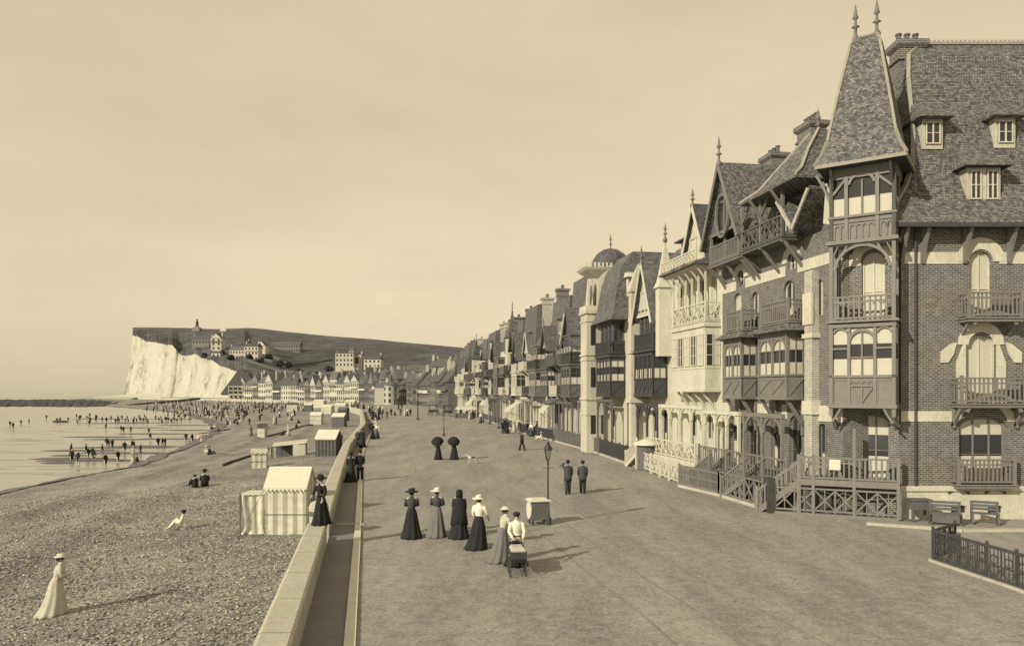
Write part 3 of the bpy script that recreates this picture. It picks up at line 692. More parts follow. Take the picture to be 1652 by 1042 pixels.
chimney(hero, gx(1463, 34)-XW, 34-YW, z_ev+1, gz(72, 34), 1.15, .9, 3)
mb = MB(); mb.rects([(-2.0, 1.2, 1.6, 6.5, z_ev+.3), (-1.6, .9, 2.0, 5.5, z_ev+2.5), (-.6, .6, 2.6, 4.4, z_ev+6.4)]); mb.build('back_roof', tile_m, hero)

# tower with its timber oriel, built in its own turned frame but belonging to the villa
ang = -R(34.4); c, s = math.cos(ang), math.sin(ang)
tw = bpy.data.objects.new('corner_tower', None)
M0 = Vector((14.22, 30.25, 0))
def tl(o): o.location = (M0.x-XW, M0.y-YW, 0); o.rotation_euler = (0, 0, ang); return o
ty = lambda py, Y=30.1: gz(py, Y)
zA, zB, zC, zD, zE, zF, zG, zH_, zI, zJ = [ty(v) for v in (652, 607, 527, 515, 390, 384, 346, 283, 262, 258)]
HW = 1.24; DP = 2.7
mb = MB()   # brick core
wall_open(mb, -HW+.05, HW-.05, -.2, zA-.1, [(-.78, .86, 1.55, ty(668, 31.2), .35)], 1.35, .25)
wall_open(mb, -HW+.05, HW-.05, zA-.1, zE, [(-.15, .72, zD+.02, ty(408, 31), .45)], .95, .25)
mb.box(-HW+.05, HW-.05, 1.65, DP, -.2, zJ); mb.box(-HW+.06, HW-.06, 1.25, 1.6, zA-.1, zJ-.1); mb.box(-HW+.05, HW-.05, .96, 1.6, zA-.2, zA-.1)
for x in (-HW+.05, HW-.05): mb.quad((x,.95,zA-.1), (x,DP,zA-.1), (x,DP,zE), (x,.95,zE)); mb.quad((x,1.35,-.2), (x,DP,-.2), (x,DP,zE), (x,1.35,zE))
tcore = tl(mb.build('tower', brick_m, hero))
def tp(mb, name, m, **k): return mb.build(name, m, tcore, **k)
mb = MB(); wf = .9
mb.arc(.285, ty(420, 31), .46, .86, 0, math.pi, .88, .948, 12); mb.box(-HW+.05, -.18, .91, .948, ty(428, 31), ty(408, 31)); mb.box(.75, HW-.05, .91, .948, ty(428, 31), ty(408, 31)); tp(mb, 'white_band', white_m); mb = MB()
mb.arc(.04, ty(690, 31), .95, 1.28, R(20), R(160), 1.29, 1.348, 12); mb.box(-HW+.05, -.75, 1.32, 1.348, ty(684, 31), ty(668, 31)); mb.box(.85, HW-.05, 1.32, 1.348, ty(684, 31), ty(668, 31))
tp(mb, 'white_band', white_m)
def tw_window(a, b, z0, z1, y, r, nx, nz, curt, fm):
    mb = MB(); mb.box(a, b, y, y+.04, z0, z1); o = tp(mb, 'window', glass_m)
    mb = MB(); bars(mb, a, b, z0, z1, y, nx, nz, r=r, w=.08)
    for sp in curt: mb.quad((a+.02, y-.004, z0+(z1-z0)*sp[0]), (b-.02, y-.004, z0+(z1-z0)*sp[0]), (b-.02, y-.004, z0+(z1-z0)*sp[1]), (a+.02, y-.004, z0+(z1-z0)*sp[1]), 1)
    tp(mb, 'window_frame', [fm, curt_m])
tw_window(-.78, .86, 1.55, ty(668, 31.2), 1.54, .35, 3, 2, [(0, .35), (.68, 1)], grayw_m)
tw_window(-.15, .72, zD+.02, ty(408, 31), 1.14, .45, 2, 2, [(0, 1)], trimw_m)
# oriel, first level
mb = MB(); P = .14
for x in (-HW, HW-P): mb.box(x, x+P, 0, P, zA-.5, zI)
for x in (-.55, .42): mb.box(x, x+.12, .02, .14, zA, zC)
mb.box(-HW-.05, HW+.05, -.05, .95, zA-.16, zA); mb.box(-HW-.02, HW+.02, -.02, .95, zC, zC+.14); mb.box(-HW-.12, HW+.12, -.12, .95, zD-.1, zD)
mb.box(-HW, HW, .0, .12, zB-.05, zB+.06); mb.box(-HW+P, HW-P, .06, .94, zA, zB)
mb.arc(0, zC-.62, .44, .56, 0, math.pi, .01, .13, 12)
for x in (-HW+P, .54): mb.box(x, x+.56, .03, .09, zC-.9, zC-.82); mb.arc(x+.28, zC-.3, .24, .3, R(20), R(160), .02, .1, 6)
mb.box(-.03, .03, .04, .1, zB, zC-.1)
mb.box(-.43, .43, .03, .1, zB+.75, zB+.81)
# carved apron: small arches and raking struts
for i in range(4): mb.arc(-.33+i*.22, zB-.28, .06, .1, 0, math.pi, .01, .06, 5)
mb.box(-.44, .44, .0, .06, zB-.42, zB-.36); mb.beam((.0, .03, zA+.1), (.4, .03, zB-.44), .07, .07); mb.beam((0, .03, zA+.1), (-.4, .03, zB-.44), .05, .05); mb.box(-.03, .03, .0, .06, zA, zB-.4)
for x in (-HW+P+.03, .58): mb.box(x, x+.02, .03, .06, zA+.12, zB-.15); mb.box(x, x+.5, .03, .06, zB-.17, zB-.13)
# right side of the oriel
xr = HW
mb.box(xr-.06, xr, .1, .95, zA, zB); mb.box(xr-.06, xr, .1, .95, zC-.02, zD-.1); mb.box(xr-P, xr, .82, .95, zA-.5, zE)
mb.box(-xr, -xr+.06, .1, .95, zA, zB); mb.box(-xr, -xr+P, .82, .95, zA-.5, zE)
# brackets under the oriel
for x in (-HW+.08, HW-.08): mb.brace((x, .93, zA-1.0), (x, .1, zA-.15), (0, .1, -.12), .14, .14, 6); mb.brace((x, .05, zA-.75), (x-.35*math.copysign(1, x), .05, zA-.16), (0, 0, -.06), .1, .08)
tp(mb, 'oriel', grayw_m)
mb = MB(); mb.box(-HW+.04, HW-.04, .12, .94, zB, zC); tp(mb, 'oriel_glass', glass_m)
mb = MB(); hh = zC-zB
mb.box(-HW+.03, HW-.03, .115, .93, zB, zB+hh*.36); mb.box(-HW+.03, HW-.03, .115, .93, zB+hh*.66, zC-.02); tp(mb, 'blind', curt_m)
# open loggia
mb = MB(); railing(mb, (-HW+P, .06, zD), (HW-P, .06, zD), ty(477)-zD, .19, .075, 'arcade', False); railing(mb, (HW-.06, .12, zD), (HW-.06, .9, zD), ty(477)-zD, .19, .07, 'arcade', False)
n = 6
for i in range(n): mb.arc(-.92+i*.368, zD+.62, .10, .16, 0, math.pi, .02, .1, 6)
tp(mb, 'loggia_railing', grayw_m)
mb = MB(); mb.arc(0, zE-1.12, .98, 1.09, R(4), R(176), .01, .13, 14)
for sg in (-1, 1):
    mb.beam((sg*1.1, .07, zE-1.0), (sg*.55, .07, zE-.04), .07, .07); mb.beam((sg*1.14, .07, zE-.55), (sg*.9, .07, zE-.05), .05, .05)
mb.brace((HW-.07, .9, zE-1.1), (HW-.07, .1, zE-.05), (0, -.05, .12), .1, .1); mb.box(-HW, HW, .0, .95, zE-.06, zE)
mb.box(-HW-.1, HW+.1, -.1, .95, zE, zF); tp(mb, 'loggia_arch', grayw_m)
# glazed top room
mb = MB(); mb.box(-HW, HW, .06, DP, zF, zG); mb.box(-HW-.04, HW+.04, -.04, .1, zG-.04, zG+.06)
for x in (-HW, -.66, .5, HW-P): mb.box(x, x+P, .0, .12, zF, zI)
for x0_, n_ in ((-HW+.2, 2), (-.46, 4), (.68, 2)):
    for i in range(n_): mb.arc(x0_+.12+i*.235, zG-.42, .07, .12, 0, math.pi, .01, .07, 6); mb.box(x0_+i*.235-.02, x0_+i*.235+.03, .01, .07, zF+.06, zG-.42)
    mb.box(x0_-.05, x0_+n_*.235+.03, .01, .06, zG-.24, zG-.2)
mb.box(-HW, HW, .02, DP, zH_, zJ+.05)
mb.arc(-.01, zH_-.35, .44, .55, R(10), R(170), .0, .12, 10)
mb.beam((-HW+P, .06, zH_-.6), (-.66, .06, zH_-.05), .08, .1); mb.beam((HW-P, .06, zH_-.5), (.62, .06, zH_-.05), .08, .1)
mb.box(-.03, .03, .04, .1, zG, zH_-.1)
mb.box(HW-.1, HW, .1, .3, zG, zJ); mb.box(HW-.1, HW, 1.2, 1.35, zG, zJ); mb.box(HW-.1, HW, DP-.15, DP, zG, zJ); mb.box(HW-.1, HW, .1, DP, zG, zG+.5)
tp(mb, 'lantern_room', grayw_m)
mb = MB(); mb.box(-HW+.05, HW-.05, .13, DP-.1, zG, zH_); tp(mb, 'lantern_glass', glass_m)
mb = MB(); mb.box(-HW+.045, HW-.045, .12, DP-.2, zG, zG+(zH_-zG)*.5); tp(mb, 'blind', curt_m)
# spire: bell-cast roof with a short ridge
er = 1.70; y0, y1 = -.62, DP+.0; ym = (y0+y1)/2; za = ty(57, 31)
mb = MB(); S = [(1.0, 1.0, 0), (.985, .985, .08), (.86, .86, .5), (.745, .74, 1.1), (.65, .62, 2.1), (.50, .42, 3.6), (.33, .18, 5.2), (.25, .045, za-zI)]
mb.rects([(-er*a, er*a, ym-(ym-y0)*b, ym+(y1-ym)*b, zI+h) for a, b, h in S]); sp = tp(mb, 'spire', tile_m)
mb = MB()
for sx, sy in ((-1, -1), (1, -1), (1, 1)):
    P3 = [(sx*er*a, ym+sy*(ym-y0)*b, zI+h) for a, b, h in S]
    for p, q in zip(P3, P3[1:]): mb.beam(p, q, .10, .09)
mb.beam((-er*.24, ym, za), (er*.24, ym, za), .14, .1); mb.build('spire_ridges', ridge_m, sp)
mb = MB(); mb.box(-er, er, y0-.01, y0+.05, zI-.12, zI+.02); mb.box(er-.05, er+.01, y0, y1, zI-.12, zI+.02); mb.build('gutter', ridge_m, sp)
mb = MB(); mb.box(-er+.05, er-.05, y0+.05, y1-.05, zI-.10, zI-.02)
for x in (-1.1, 1.1): mb.brace((x, 0, zI-.9), (x, y0+.15, zI-.1), (0, .08, -.1), .1, .1)
mb.build('soffit', soff_m, sp)
for x in (-er*.24, er*.24): finial(sp, x, ym, za, 1.45)
# left timber bracket under the spire eave
mb = MB()
for y in (.4, 1.6): mb.brace((-HW, y, zI-1.6), (-HW-.6, y, zI-.1), (.12, 0, -.1), .1, .1)
tp(mb, 'eave_bracket', grayw_m)

# terrace of the villa: deck, balustrade, posts and the cross lattice beneath
E0 = Vector(ground(1250, 826)); E1 = Vector(ground(1451, 834)); E1.y = 30.0; E1.x = gx(1451, 30.0); E0.y = 32.0; E0.x = gx(1250, 32.0)
d = (E1-E0).normalized(); L = (E1-E0).length; an = math.atan2(d.y, d.x)
ter = thing('terrace', 'grey timber terrace raised on posts below the tower of the largest villa', 'terrace', E0, an)
def sc(px): k = (px-826)/F; return (E0.x-k*E0.y)/(k*d.y-d.x)
zd = gz(774, 31.2)
mb = MB(); mb.box(sc(1290), L, -.02, 1.9, zd-.14, zd); mb.box(sc(1290)-.03, L, -.07, .0, zd-.24, zd+.02); mb.build('deck', grayw_m, ter)
for px in (1288, 1312, 1378, 1449):
    mb = MB(); x = sc(px); mb.beam((x, -.02, -.1), (x, -.02, zd+1.05 if px != 1378 else gz(690, 31)), .12, .12)
    mb.build('post', grayw_m, ter)
mb = MB(); railing(mb, (sc(1290), -.02, zd), (sc(1378), -.02, zd), .93, .19, .06, 'arcade'); railing(mb, (sc(1378), -.02, zd), (L-.02, -.02, zd), .93, .2, .08, 'bal')
for x in (sc(1335), ): mb.arc(x, zd+.1, .5, .58, 0, math.pi, -.05, .0, 8)
mb.build('balustrade', grayw_m, ter)
mb = MB(); railing(mb, (0, 0, .12), (L, 0, .12), 1.0, style='cross'); mb.box(0, L, -.12, .12, -.2, .1, 0); mb.build('lattice', grayw_m, ter)
mb = MB(); mb.arc(sc(1345), .55, .95, 1.03, R(20), R(160), .1, .2, 10); mb.box(sc(1250), L, 1.6, 1.9, -.1, zd-.3, 1); mb.build('underframe', [grayw_m, darkw_m], ter)
mb = MB(); mb.box(sc(1338), sc(1356), -.12, -.08, zd+.45, zd+.88); mb.build('notice_board', canvas_m, ter)
# stairs beside it
def stair(loc, rz, length, width, ztop, label, m=grayw_m):
    t = thing('garden_stairs', label, 'stairs', loc, rz, 'timber stairs to the villa terraces'); n = 8
    mb = MB()
    for i in range(n): z = ztop*(n-i)/n; x = length*i/n; mb.box(x, x+length/n+.03, 0, width, z-.06, z); mb.box(x+.01, x+.03, 0, width, z-ztop/n, z)
    mb.build('treads', m, t)
    for y in (0, width):
        mb = MB(); mb.beam((0, y, ztop-.1), (length, y, -.0), .06, .24); mb.beam((-.2, y, ztop+.88), (length, y, .92), .08, .08)
        for i in range(11): x = length*i/10; z = ztop*(1-i/10); mb.beam((x, y, z), (x, y, z+.9), .06, .05)
        mb.beam((length, y, -.05), (length, y, 1.12), .14, .14); mb.beam((0, y, -.05), (0, y, ztop+1.05), .12, .12); mb.build('stair_rail', m, t)
    return t
stair(E0+d*sc(1290)+Vector((0,0,0)), an+math.pi, 1.75, -1.25, zd, 'grey timber stairs climbing to the terrace of the largest villa')
tag(None or (lambda m_: (m_.box(E0.x-.32, E0.x-.02, E0.y-.1, E0.y+.5, -.1, 1.5), m_.build('gate_post', darkw_m))[1])(MB()), 'dark square gate post at the left end of the cross lattice below the terrace', 'post')

# yard in front of the plinth
mb = MB(); a = ground(1398, 846); b = ground(1552, 857); mb.beam((a.x, a.y, .03), (b.x, b.y, .03), .22, .14); mb.beam((b.x, b.y, .03), (24, b.y+.1, .03), .22, .14)
struct(mb.build('yard_kerb', concrete_m))
t = thing('work_table', 'small dark open work table standing against the pale plinth of the largest villa', 'table', ground(1483, 841))
mb = MB(); mb.box(-.45, .4, -.25, .25, .86, .92); mb.box(-.38, .34, -.2, .2, .5, .86); mb.build('top', midw_m, t)
for x in (-.36, .32):
    for y in (-.18, .18): mb = MB(); mb.beam((x, y, 0), (x, y, .86), .07, .07); mb.build('leg', midw_m, t)
for nm, pxa, pxb, lab in (('wooden_bench', 1500, 1553, 'long low plank bench against the pale plinth, beside the work table'), ('slatted_bench', 1567, 1614, 'slatted bench against the plinth at the right edge of the view')):
    a = ground(pxa, 846); b = ground(pxb, 849); t = thing(nm, lab, 'bench', a, math.atan2(b.y-a.y, b.x-a.x)); L = (b-a).length
    mb = MB(); mb.box(0, L, 0, .36, .42, .47); mb.build('seat', midw_m, t)
    mb = MB()
    for z in (.55, .68, .81): mb.box(0, L, .34, .38, z, z+.10)
    mb.box(0, L, .02, .06, .1, .42) if nm[0] == 'w' else None
    mb.build('backrest', midw_m, t)
    for x in (.05, L-.05): mb = MB(); mb.box(x-.04, x+.04, .02, .38, 0, .42); mb.box(x-.04, x+.04, .31, .37, 0, .9); mb.build('leg', midw_m, t)
# ornamental iron railing, right foreground
t = thing('iron_railing', 'ornate dark iron railing with scroll panels on a low stone kerb, right foreground', 'railing', (0,0,0))
PR = [ground(1547, 872, 0)+Vector((0,1.0,0)), ground(1505, 905), ground(1547, 919), ground(1592, 934), ground(1640, 950), ground(1700, 972)]
PR[0] = Vector((14.3, 24.0, 0))
for a, b in zip(PR, PR[1:]):
    mb = MB(); railing(mb, a, b, .94, style='scroll', post=False); mb.build('panel', iron_m, t)
for p in PR: mb = MB(); mb.beam(p, p+Vector((0,0,1.0)), .06, .06); mb.ball(p+Vector((0,0,1.03)), .05, .05, .05, 8, 5); mb.build('post', iron_m, t)
mb = MB()
for a, b in zip(PR, PR[1:]): mb.beam(a, b, .25, .14)
mb.build('footing', concrete_m, t)

# ================================================================== ROW OF VILLAS
RS = 0.17; RN = math.hypot(1, RS); RA = math.atan2(-1, RS)
def FX(Y): return 13.9-RS*(Y-31.5)
class Row:
    """one villa of the terrace; local x runs towards the camera, y into the house"""
    def __init__(s, label, Yf, Yn, H, wall, name='villa', group='villas along the promenade', depth=9.0, ops=(), plinth=1.1):
        s.Yf = Yf; s.w = (Yf-Yn)*RN; s.H = H; s.D = depth
        s.root = thing(name, label, 'villa', (FX(Yf), Yf, 0), RA, group)
        mb = MB(); w = s.w; wall_open(mb, 0, w-.01, -.1, H, ops, 0, .22)
        mb.quad((w-.01,0,-.1), (w-.01,depth,-.1), (w-.01,depth,H), (w-.01,0,H)); mb.quad((0,0,-.1), (0,0,H), (0,depth,H), (0,depth,-.1))
        mb.quad((0,depth,-.1), (0,depth,H), (w-.01,depth,H), (w-.01,depth,-.1)); mb.quad((0,.23,H-.01), (w-.01,.23,H-.01), (w-.01,depth,H-.01), (0,depth,H-.01))
        s.wall = mb.build('wall', wall, s.root)
    def lx(s, px, p=0.0):
        k = (px-826)/F; Y = (13.9+RS*31.5-p)/(k+RS); return (s.Yf-Y)*RN
    def zat(s, py, px, p=0.0):
        k = (px-826)/F; Y = (13.9+RS*31.5-p)/(k+RS); return gz(py, Y)
    def mesh(s, name, m, fn, parent=None, smooth=False):
        mb = MB(); fn(mb); return mb.build(name, m, parent or s.root, smooth)
    def gable(s, x0, x1, ze, zp, p=.3, back=4.5, roof=None, face=None, over=.35, timber=None, fin=0, curve=False):
        xm = (x0+x1)/2; t = .12
        mb = MB(); mb.loft([[(x0, -p, ze), (x1, -p, ze), (xm, -p, zp)], [(x0, back, ze), (x1, back, ze), (xm, back, zp)]]); g = mb.build('gable', face or white_m, s.root)
        dz = (zp-ze)/((x1-x0)/2)*over
        mb = MB()
        for a in ((x0-over), (x1+over)):
            mb.loft([[(a, y, ze-dz), (xm, y, zp), (xm, y, zp+t*1.6), (a, y, ze-dz+t*1.6)] for y in (-p-over, back)])
        rf = mb.build('gable_roof', roof or tile_m, g)
        mb = MB()
        for a in ((x0-over), (x1+over)): mb.beam((a, -p-over-.03, ze-dz+.02), (xm, -p-over-.03, zp+.04), .06, .2)
        mb.build('bargeboard', timber or trimw_m, g)
        if timber:
            mb = MB(); f = -p-.03; mb.box(x0, x1, f-.03, f+.02, ze-.08, ze+.08); mb.box(xm-.06, xm+.06, f-.03, f+.02, ze, zp-.15)
            for q in (-.5, .5): xx = xm+q*(x1-x0)/2; mb.box(xx-.05, xx+.05, f-.03, f+.02, ze, ze+(zp-ze)*.48)
            mb.box(xm-(x1-x0)*.25, xm+(x1-x0)*.25, f-.03, f+.02, ze+(zp-ze)*.45, ze+(zp-ze)*.45+.1); mb.build('gable_timber', timber, g)
        if fin: finial(g, xm, -p-over+.05, zp+.1, fin)
        return g
    def hip(s, x0, x1, y0, y1, ze, zp, m, over=.5, flare=True, fin=0, name='roof', inset=None):
        i = inset if inset is not None else (y1-y0)/2*.8; i = min(i, (x1-x0)*.42); ym = (y0+y1)/2
        L = [(x0-over, x1+over, y0-over, y1+over, ze), (x0-over, x1+over, y0-over, y1+over, ze+.1)]
        if flare: L += [(x0+i*.1, x1-i*.1, y0+.1, y1-.1, ze+.1+(zp-ze)*.16)]
        L += [(x0+i*.55, x1-i*.55, y0+(ym-y0)*.5, y1-(y1-ym)*.5, ze+(zp-ze)*.58), (x0+i, x1-i, ym-.06, ym+.06, zp)]
        mb = MB(); mb.rects(L); r = mb.build(name, m, s.root)
        mb = MB(); mb.beam((x0+i-.1, ym, zp+.02), (x1-i+.1, ym, zp+.02), .16, .1); mb.build('ridge', ridge_m if m is tile_m else zinc_m, r)
        if fin:
            for x in (x0+i, x1-i): finial(r, x, ym, zp, fin)
        return r
    def mansard(s, x0, x1, y0, y1, ze, zp, m, over=.25, steep=.8):
        mb = MB(); mb.rects([(x0-.05, x1+.05, y0-over, y1+.2, ze), (x0-.05, x1+.05, y0-over, y1+.2, ze+.12), (x0, x1, y0+.15, y1, ze+.14), (x0+.1, x1-.1, y0+steep, y1-.8, zp-.35), (x0+.15, x1-.15, y0+steep+1.2, y1-2.0, zp)])
        return mb.build('roof', m, s.root)
    def brackets(s, x0, x1, z, p, n, m, drop=.9):
        for i in range(n):
            x = x0+(x1-x0)*(i+.5)/n
            mb = MB(); mb.brace((x, -.02, z-drop), (x, -p, z), (0, .1, -.12), .11, .12, 5); mb.beam((x, -.04, z-drop-.2), (x, -.04, z), .1, .08); mb.build('eave_bracket', m, s.root)
    def spire(s, x0, x1, y0, y1, z0, zp, m, over=.2, fin=1.2, body=None, zb=None, name='turret'):
        par = s.root
        if body:
            mb = MB(); mb.box(x0, x1, y0, y1, zb, z0); par = mb.build(name, body, s.root)
        xm, ym = (x0+x1)/2, (y0+y1)/2; a, b = (x1-x0)/2+over, (y1-y0)/2+over; h = zp-z0
        mb = MB(); mb.rects([(xm-a*k, xm+a*k, ym-b*k, ym+b*k, z0+h*q) for k, q in ((1, 0), (.98, .02), (.76, .12), (.60, .26), (.34, .6), (.02, 1))]); sp = mb.build('spire', m, par)
        if fin: finial(sp, xm, ym, zp-.1, fin)
        return par

def arcade(row, x0, x1, n, z1, m, p=.5, name='porch', zb=0.0):
    """ground-floor porch: posts carrying a beam with small arches"""
    mb = MB(); g = (x1-x0)/n
    for i in range(n+1): x = x0+g*i; mb.box(x-.07, x+.07, -p-.07, -p+.07, zb, z1)
    mb.box(x0-.1, x1+.1, -p-.09, -p+.09, z1-.02, z1+.18)
    for i in range(n): mb.arc(x0+g*(i+.5), z1-g*.42, g*.40, g*.47, 0, math.pi, -p-.05, -p+.05, 7)
    return mb.build(name, m, row.root)

# --- grey timber and brick twin villa, next to the corner villa
h = Row('dark brick villa with two grey timber oriels, next to the corner villa with the tower', 42.5, 31.3, 12.3, brick_m,
        ops=[(1.0, 2.0, 1.5, 4.0, .4), (2.9, 3.9, 1.3, 4.0, .4), (5.4, 6.3, 1.5, 4.0, .4), (7.1, 8.2, 1.3, 4.1, .5), (9.5, 10.2, 1.5, 3.8, .3),
             (1.4, 2.3, 8.3, 10.6, .4), (3.4, 4.2, 8.3, 10.4, .4), (6.6, 7.6, 8.3, 10.5, .45), (9.2, 9.9, 8.6, 10.2, .3), (1.9, 2.6, 11.0, 11.9, .3), (7.0, 7.7, 11.0, 11.9, .3)])
for (a, b, c, d, r), k in (((1.0, 2.0, 1.5, 4.0, .4), 'both'), ((2.9, 3.9, 1.3, 4.0, .4), None), ((5.4, 6.3, 1.5, 4.0, .4), 'both'), ((7.1, 8.2, 1.3, 4.1, .5), None), ((9.5, 10.2, 1.5, 3.8, .3), 'low'),
             ((1.4, 2.3, 8.3, 10.6, .4), 'full'), ((3.4, 4.2, 8.3, 10.4, .4), None), ((6.6, 7.6, 8.3, 10.5, .45), 'low'), ((9.2, 9.9, 8.6, 10.2, .3), 'full'), ((1.9, 2.6, 11.0, 11.9, .3), None), ((7.0, 7.7, 11.0, 11.9, .3), None)):
    window(h.root, a, b, c, d, .2, grayw_m if c < 5 else trimw_m, 2, 2, r, k)
for x0, x1 in ((0, 1.7), (2.8, 6.8), (7.9, h.w-.02)): mb = MB(); mb.box(x0, x1, -.04, -.001, 10.75, 11.25); mb.build('white_band', white_m, h.root)
for cx in (2.25, 7.35): mb = MB(); mb.arc(cx, 11.35, .42, .8, 0, math.pi, -.06, -.001, 12); mb.build('window_arch', white_m, h.root)
for x0, x1 in ((0, .9), (4.1, 5.2), (6.5, 6.95), (8.4, h.w-.02)): mb = MB(); mb.box(x0, x1, -.04, -.001, 3.9, 4.6); mb.build('white_band', white_m, h.root)
O1 = (h.lx(1167, .9), h.lx(1195, .9)); O2 = (h.lx(1222, .9), h.lx(1268, .9))
for i, (a, b) in enumerate((O1, O2)):
    bay_window(h.root, a, b, .95, 4.95, 7.95, grayw_m, nx=2, arched=True, panel=.33)
    mb = MB(); mb.rects([(a-.35, b+.45, -1.3, 0, 7.98), (a-.35, b+.45, -1.3, 0, 8.05), (a-.05, b+.05, -.9, 0, 8.3)]); mb.build('oriel_roof', tile_m, h.root)
    balcony(h.root, a+.1, b-.05, .85, 8.42, grayw_m, h=1.0, style='arcade', brk=False)
    for x in (a+.15, b-.15):
        mb = MB(); mb.brace((x, -.03, 3.6), (x, -.85, 4.85), (0, .15, -.2), .14, .14, 6); mb.beam((x, -.06, 3.2), (x, -.06, 4.85), .14, .12); mb.build('oriel_bracket', grayw_m, h.root)
# white niche pier beside the tower
mb = MB(); mb.box(9.0, 9.6, -.35, 0, -.1, 10.6); mb.build('pier', brick2_m, h.root)
for q in ((8.95, 9.65, -.42, -.3, 8.2, 9.6), (8.9, 9.7, -.42, 0, 7.6, 7.8), (8.9, 9.7, -.42, 0, 4.2, 4.8)): mb = MB(); mb.box(*q); mb.build('pier_stone', white_m, h.root)
# attic: timber gallery under a wide flared roof
mb = MB(); mb.box(4.6, h.w-.3, .3, 8.0, 12.28, 14.7); at = mb.build('attic', brick_m, h.root)
mb = MB(); mb.box(5.6, 6.5, .24, .3, 12.9, 14.1); mb.build('window', glass_m, at); mb = MB(); bars(mb, 5.6, 6.5, 12.9, 14.1, .24, 2, 2); mb.build('window_frame', trimw_m, at)
mb = MB(); mb.box(h.w-.32, h.w-.28, 1.2, 2.1, 12.9, 14.0); mb.build('window', glass_m, at)
balcony(h.root, 4.3, 8.4, 1.1, 12.35, midw_m, h=.95, style='cross')
for x in (4.4, 6.3, 8.3):
    mb = MB(); mb.beam((x, -1.02, 12.1), (x, -1.02, 14.6), .13, .13)
    mb.brace((x, -1.02, 13.6), (x, -1.7, 14.55), (0, .1, -.1), .1, .1); mb.brace((x, -1.02, 13.7), (x+.7, -1.02, 14.55), (0, 0, -.08), .08, .08) if x < 8 else None
    mb.brace((x, -.03, 11.0), (x, -1.0, 12.2), (0, .15, -.2), .12, .12, 6); mb.build('gallery_post', grayw_m, h.root)
h.hip(4.6, h.w, 1.0, 7.5, 14.65, 17.3, tile_m, over=.3, inset=3.0)
mb = MB(); mb.rects([(5.0, 10.2, -1.5, 3.8, 14.5), (5.0, 10.2, -1.5, 3.8, 14.62), (5.7, 9.5, -.8, 3.1, 15.1), (6.5, 8.7, 0, 2.3, 16.2), (7.2, 8.0, 1.0, 1.4, 17.5)]); pv = mb.build('pavilion_roof', tile_m, h.root); finial(pv, 7.6, 1.2, 17.4, 1.2)
mb = MB()
for sx in (0, 1):
    P = [(a[sx], a[2], a[4]+.02) for a in [(5.0,10.2,-1.5,0,14.6), (5.7,9.5,-.8,0,15.1), (6.5,8.7,0,0,16.2), (7.2,8.0,1.0,0,17.5)]]
    for p_, q_ in zip(P, P[1:]): mb.beam(p_, q_, .14, .1)
mb.build('hip_ridge', ridge_m, pv)
chimney(h.root, 3.8, 3.2, 13, 19.3, 1.3, .9, 4)
h.gable(.35, 4.0, 13.9, 17.4, .9, 6.0, tile_m, midw_m, .4, grayw_m, fin=1.5)
mb = MB(); E_ = [(2.17+.74*math.cos(2*math.pi*j/20), -1.06, 14.7+1.14*math.sin(2*math.pi*j/20)) for j in range(21)]
for p_, q_ in zip(E_, E_[1:]): mb.beam(p_, q_, .13, .13)
mb.build('oval_frame', grayw_m, h.root)
mb = MB(); mb.ball((2.17, -.93, 14.7), .72, .03, 1.1, 14, 9); mb.build('oval_window', glass_m, h.root)
balcony(h.root, .4, 4.0, 1.0, 12.3, grayw_m, h=.95, style='bal')
for x in (.5, 2.2, 3.9): mb = MB(); mb.beam((x, -.9, 12.2), (x, -.9, 13.9), .12, .12); mb.brace((x, -.03, 11.0), (x, -.9, 12.25), (0, .15, -.2), .12, .12, 6); mb.build('gallery_post', grayw_m, h.root)
mb = MB(); mb.box(.4, 4.0, .3, 5, 12.28, 14.0); mb.build('attic', midw_m, h.root)
# two light bargeboards meeting in a valley next to the tower
mb = MB(); V = [(8.0, 14.0), (9.3, 12.45), (10.6, 13.9)]
for (xa, za_), (xb, zb_) in zip(V, V[1:]): mb.loft([[(xa, y, za_), (xb, y, zb_), (xb, y, zb_+.14), (xa, y, za_+.14)] for y in (-1.1, 2.0)])
vr = mb.build('valley_roof', tile_m, h.root)
mb = MB()
for (xa, za_), (xb, zb_) in zip(V, V[1:]): mb.beam((xa, -1.15, za_), (xb, -1.15, zb_), .08, .17)
mb.build('bargeboard', brick2_m, vr)
mb = MB(); mb.prism([(10.3, 12.5), (h.w-.05, 12.2), (h.w-.05, 13.0), (10.5, 14.2)], -.25, .2); mb.build('white_gable', white_m, h.root)
arcade(h, .3, 4.4, 3, 4.0, trimw_m, 1.2); arcade(h, 5.0, 8.6, 2, 4.0, grayw_m, 1.2)
mb = MB(); mb.box(0, h.w-.4, -1.5, 0, -.1, 1.2); mb.build('terrace', midw_m, h.root)
mb = MB(); railing(mb, (0.05, -1.45, 1.2), (h.w-1.9, -1.45, 1.2), .95, .28); mb.build('terrace_railing', grayw_m, h.root)

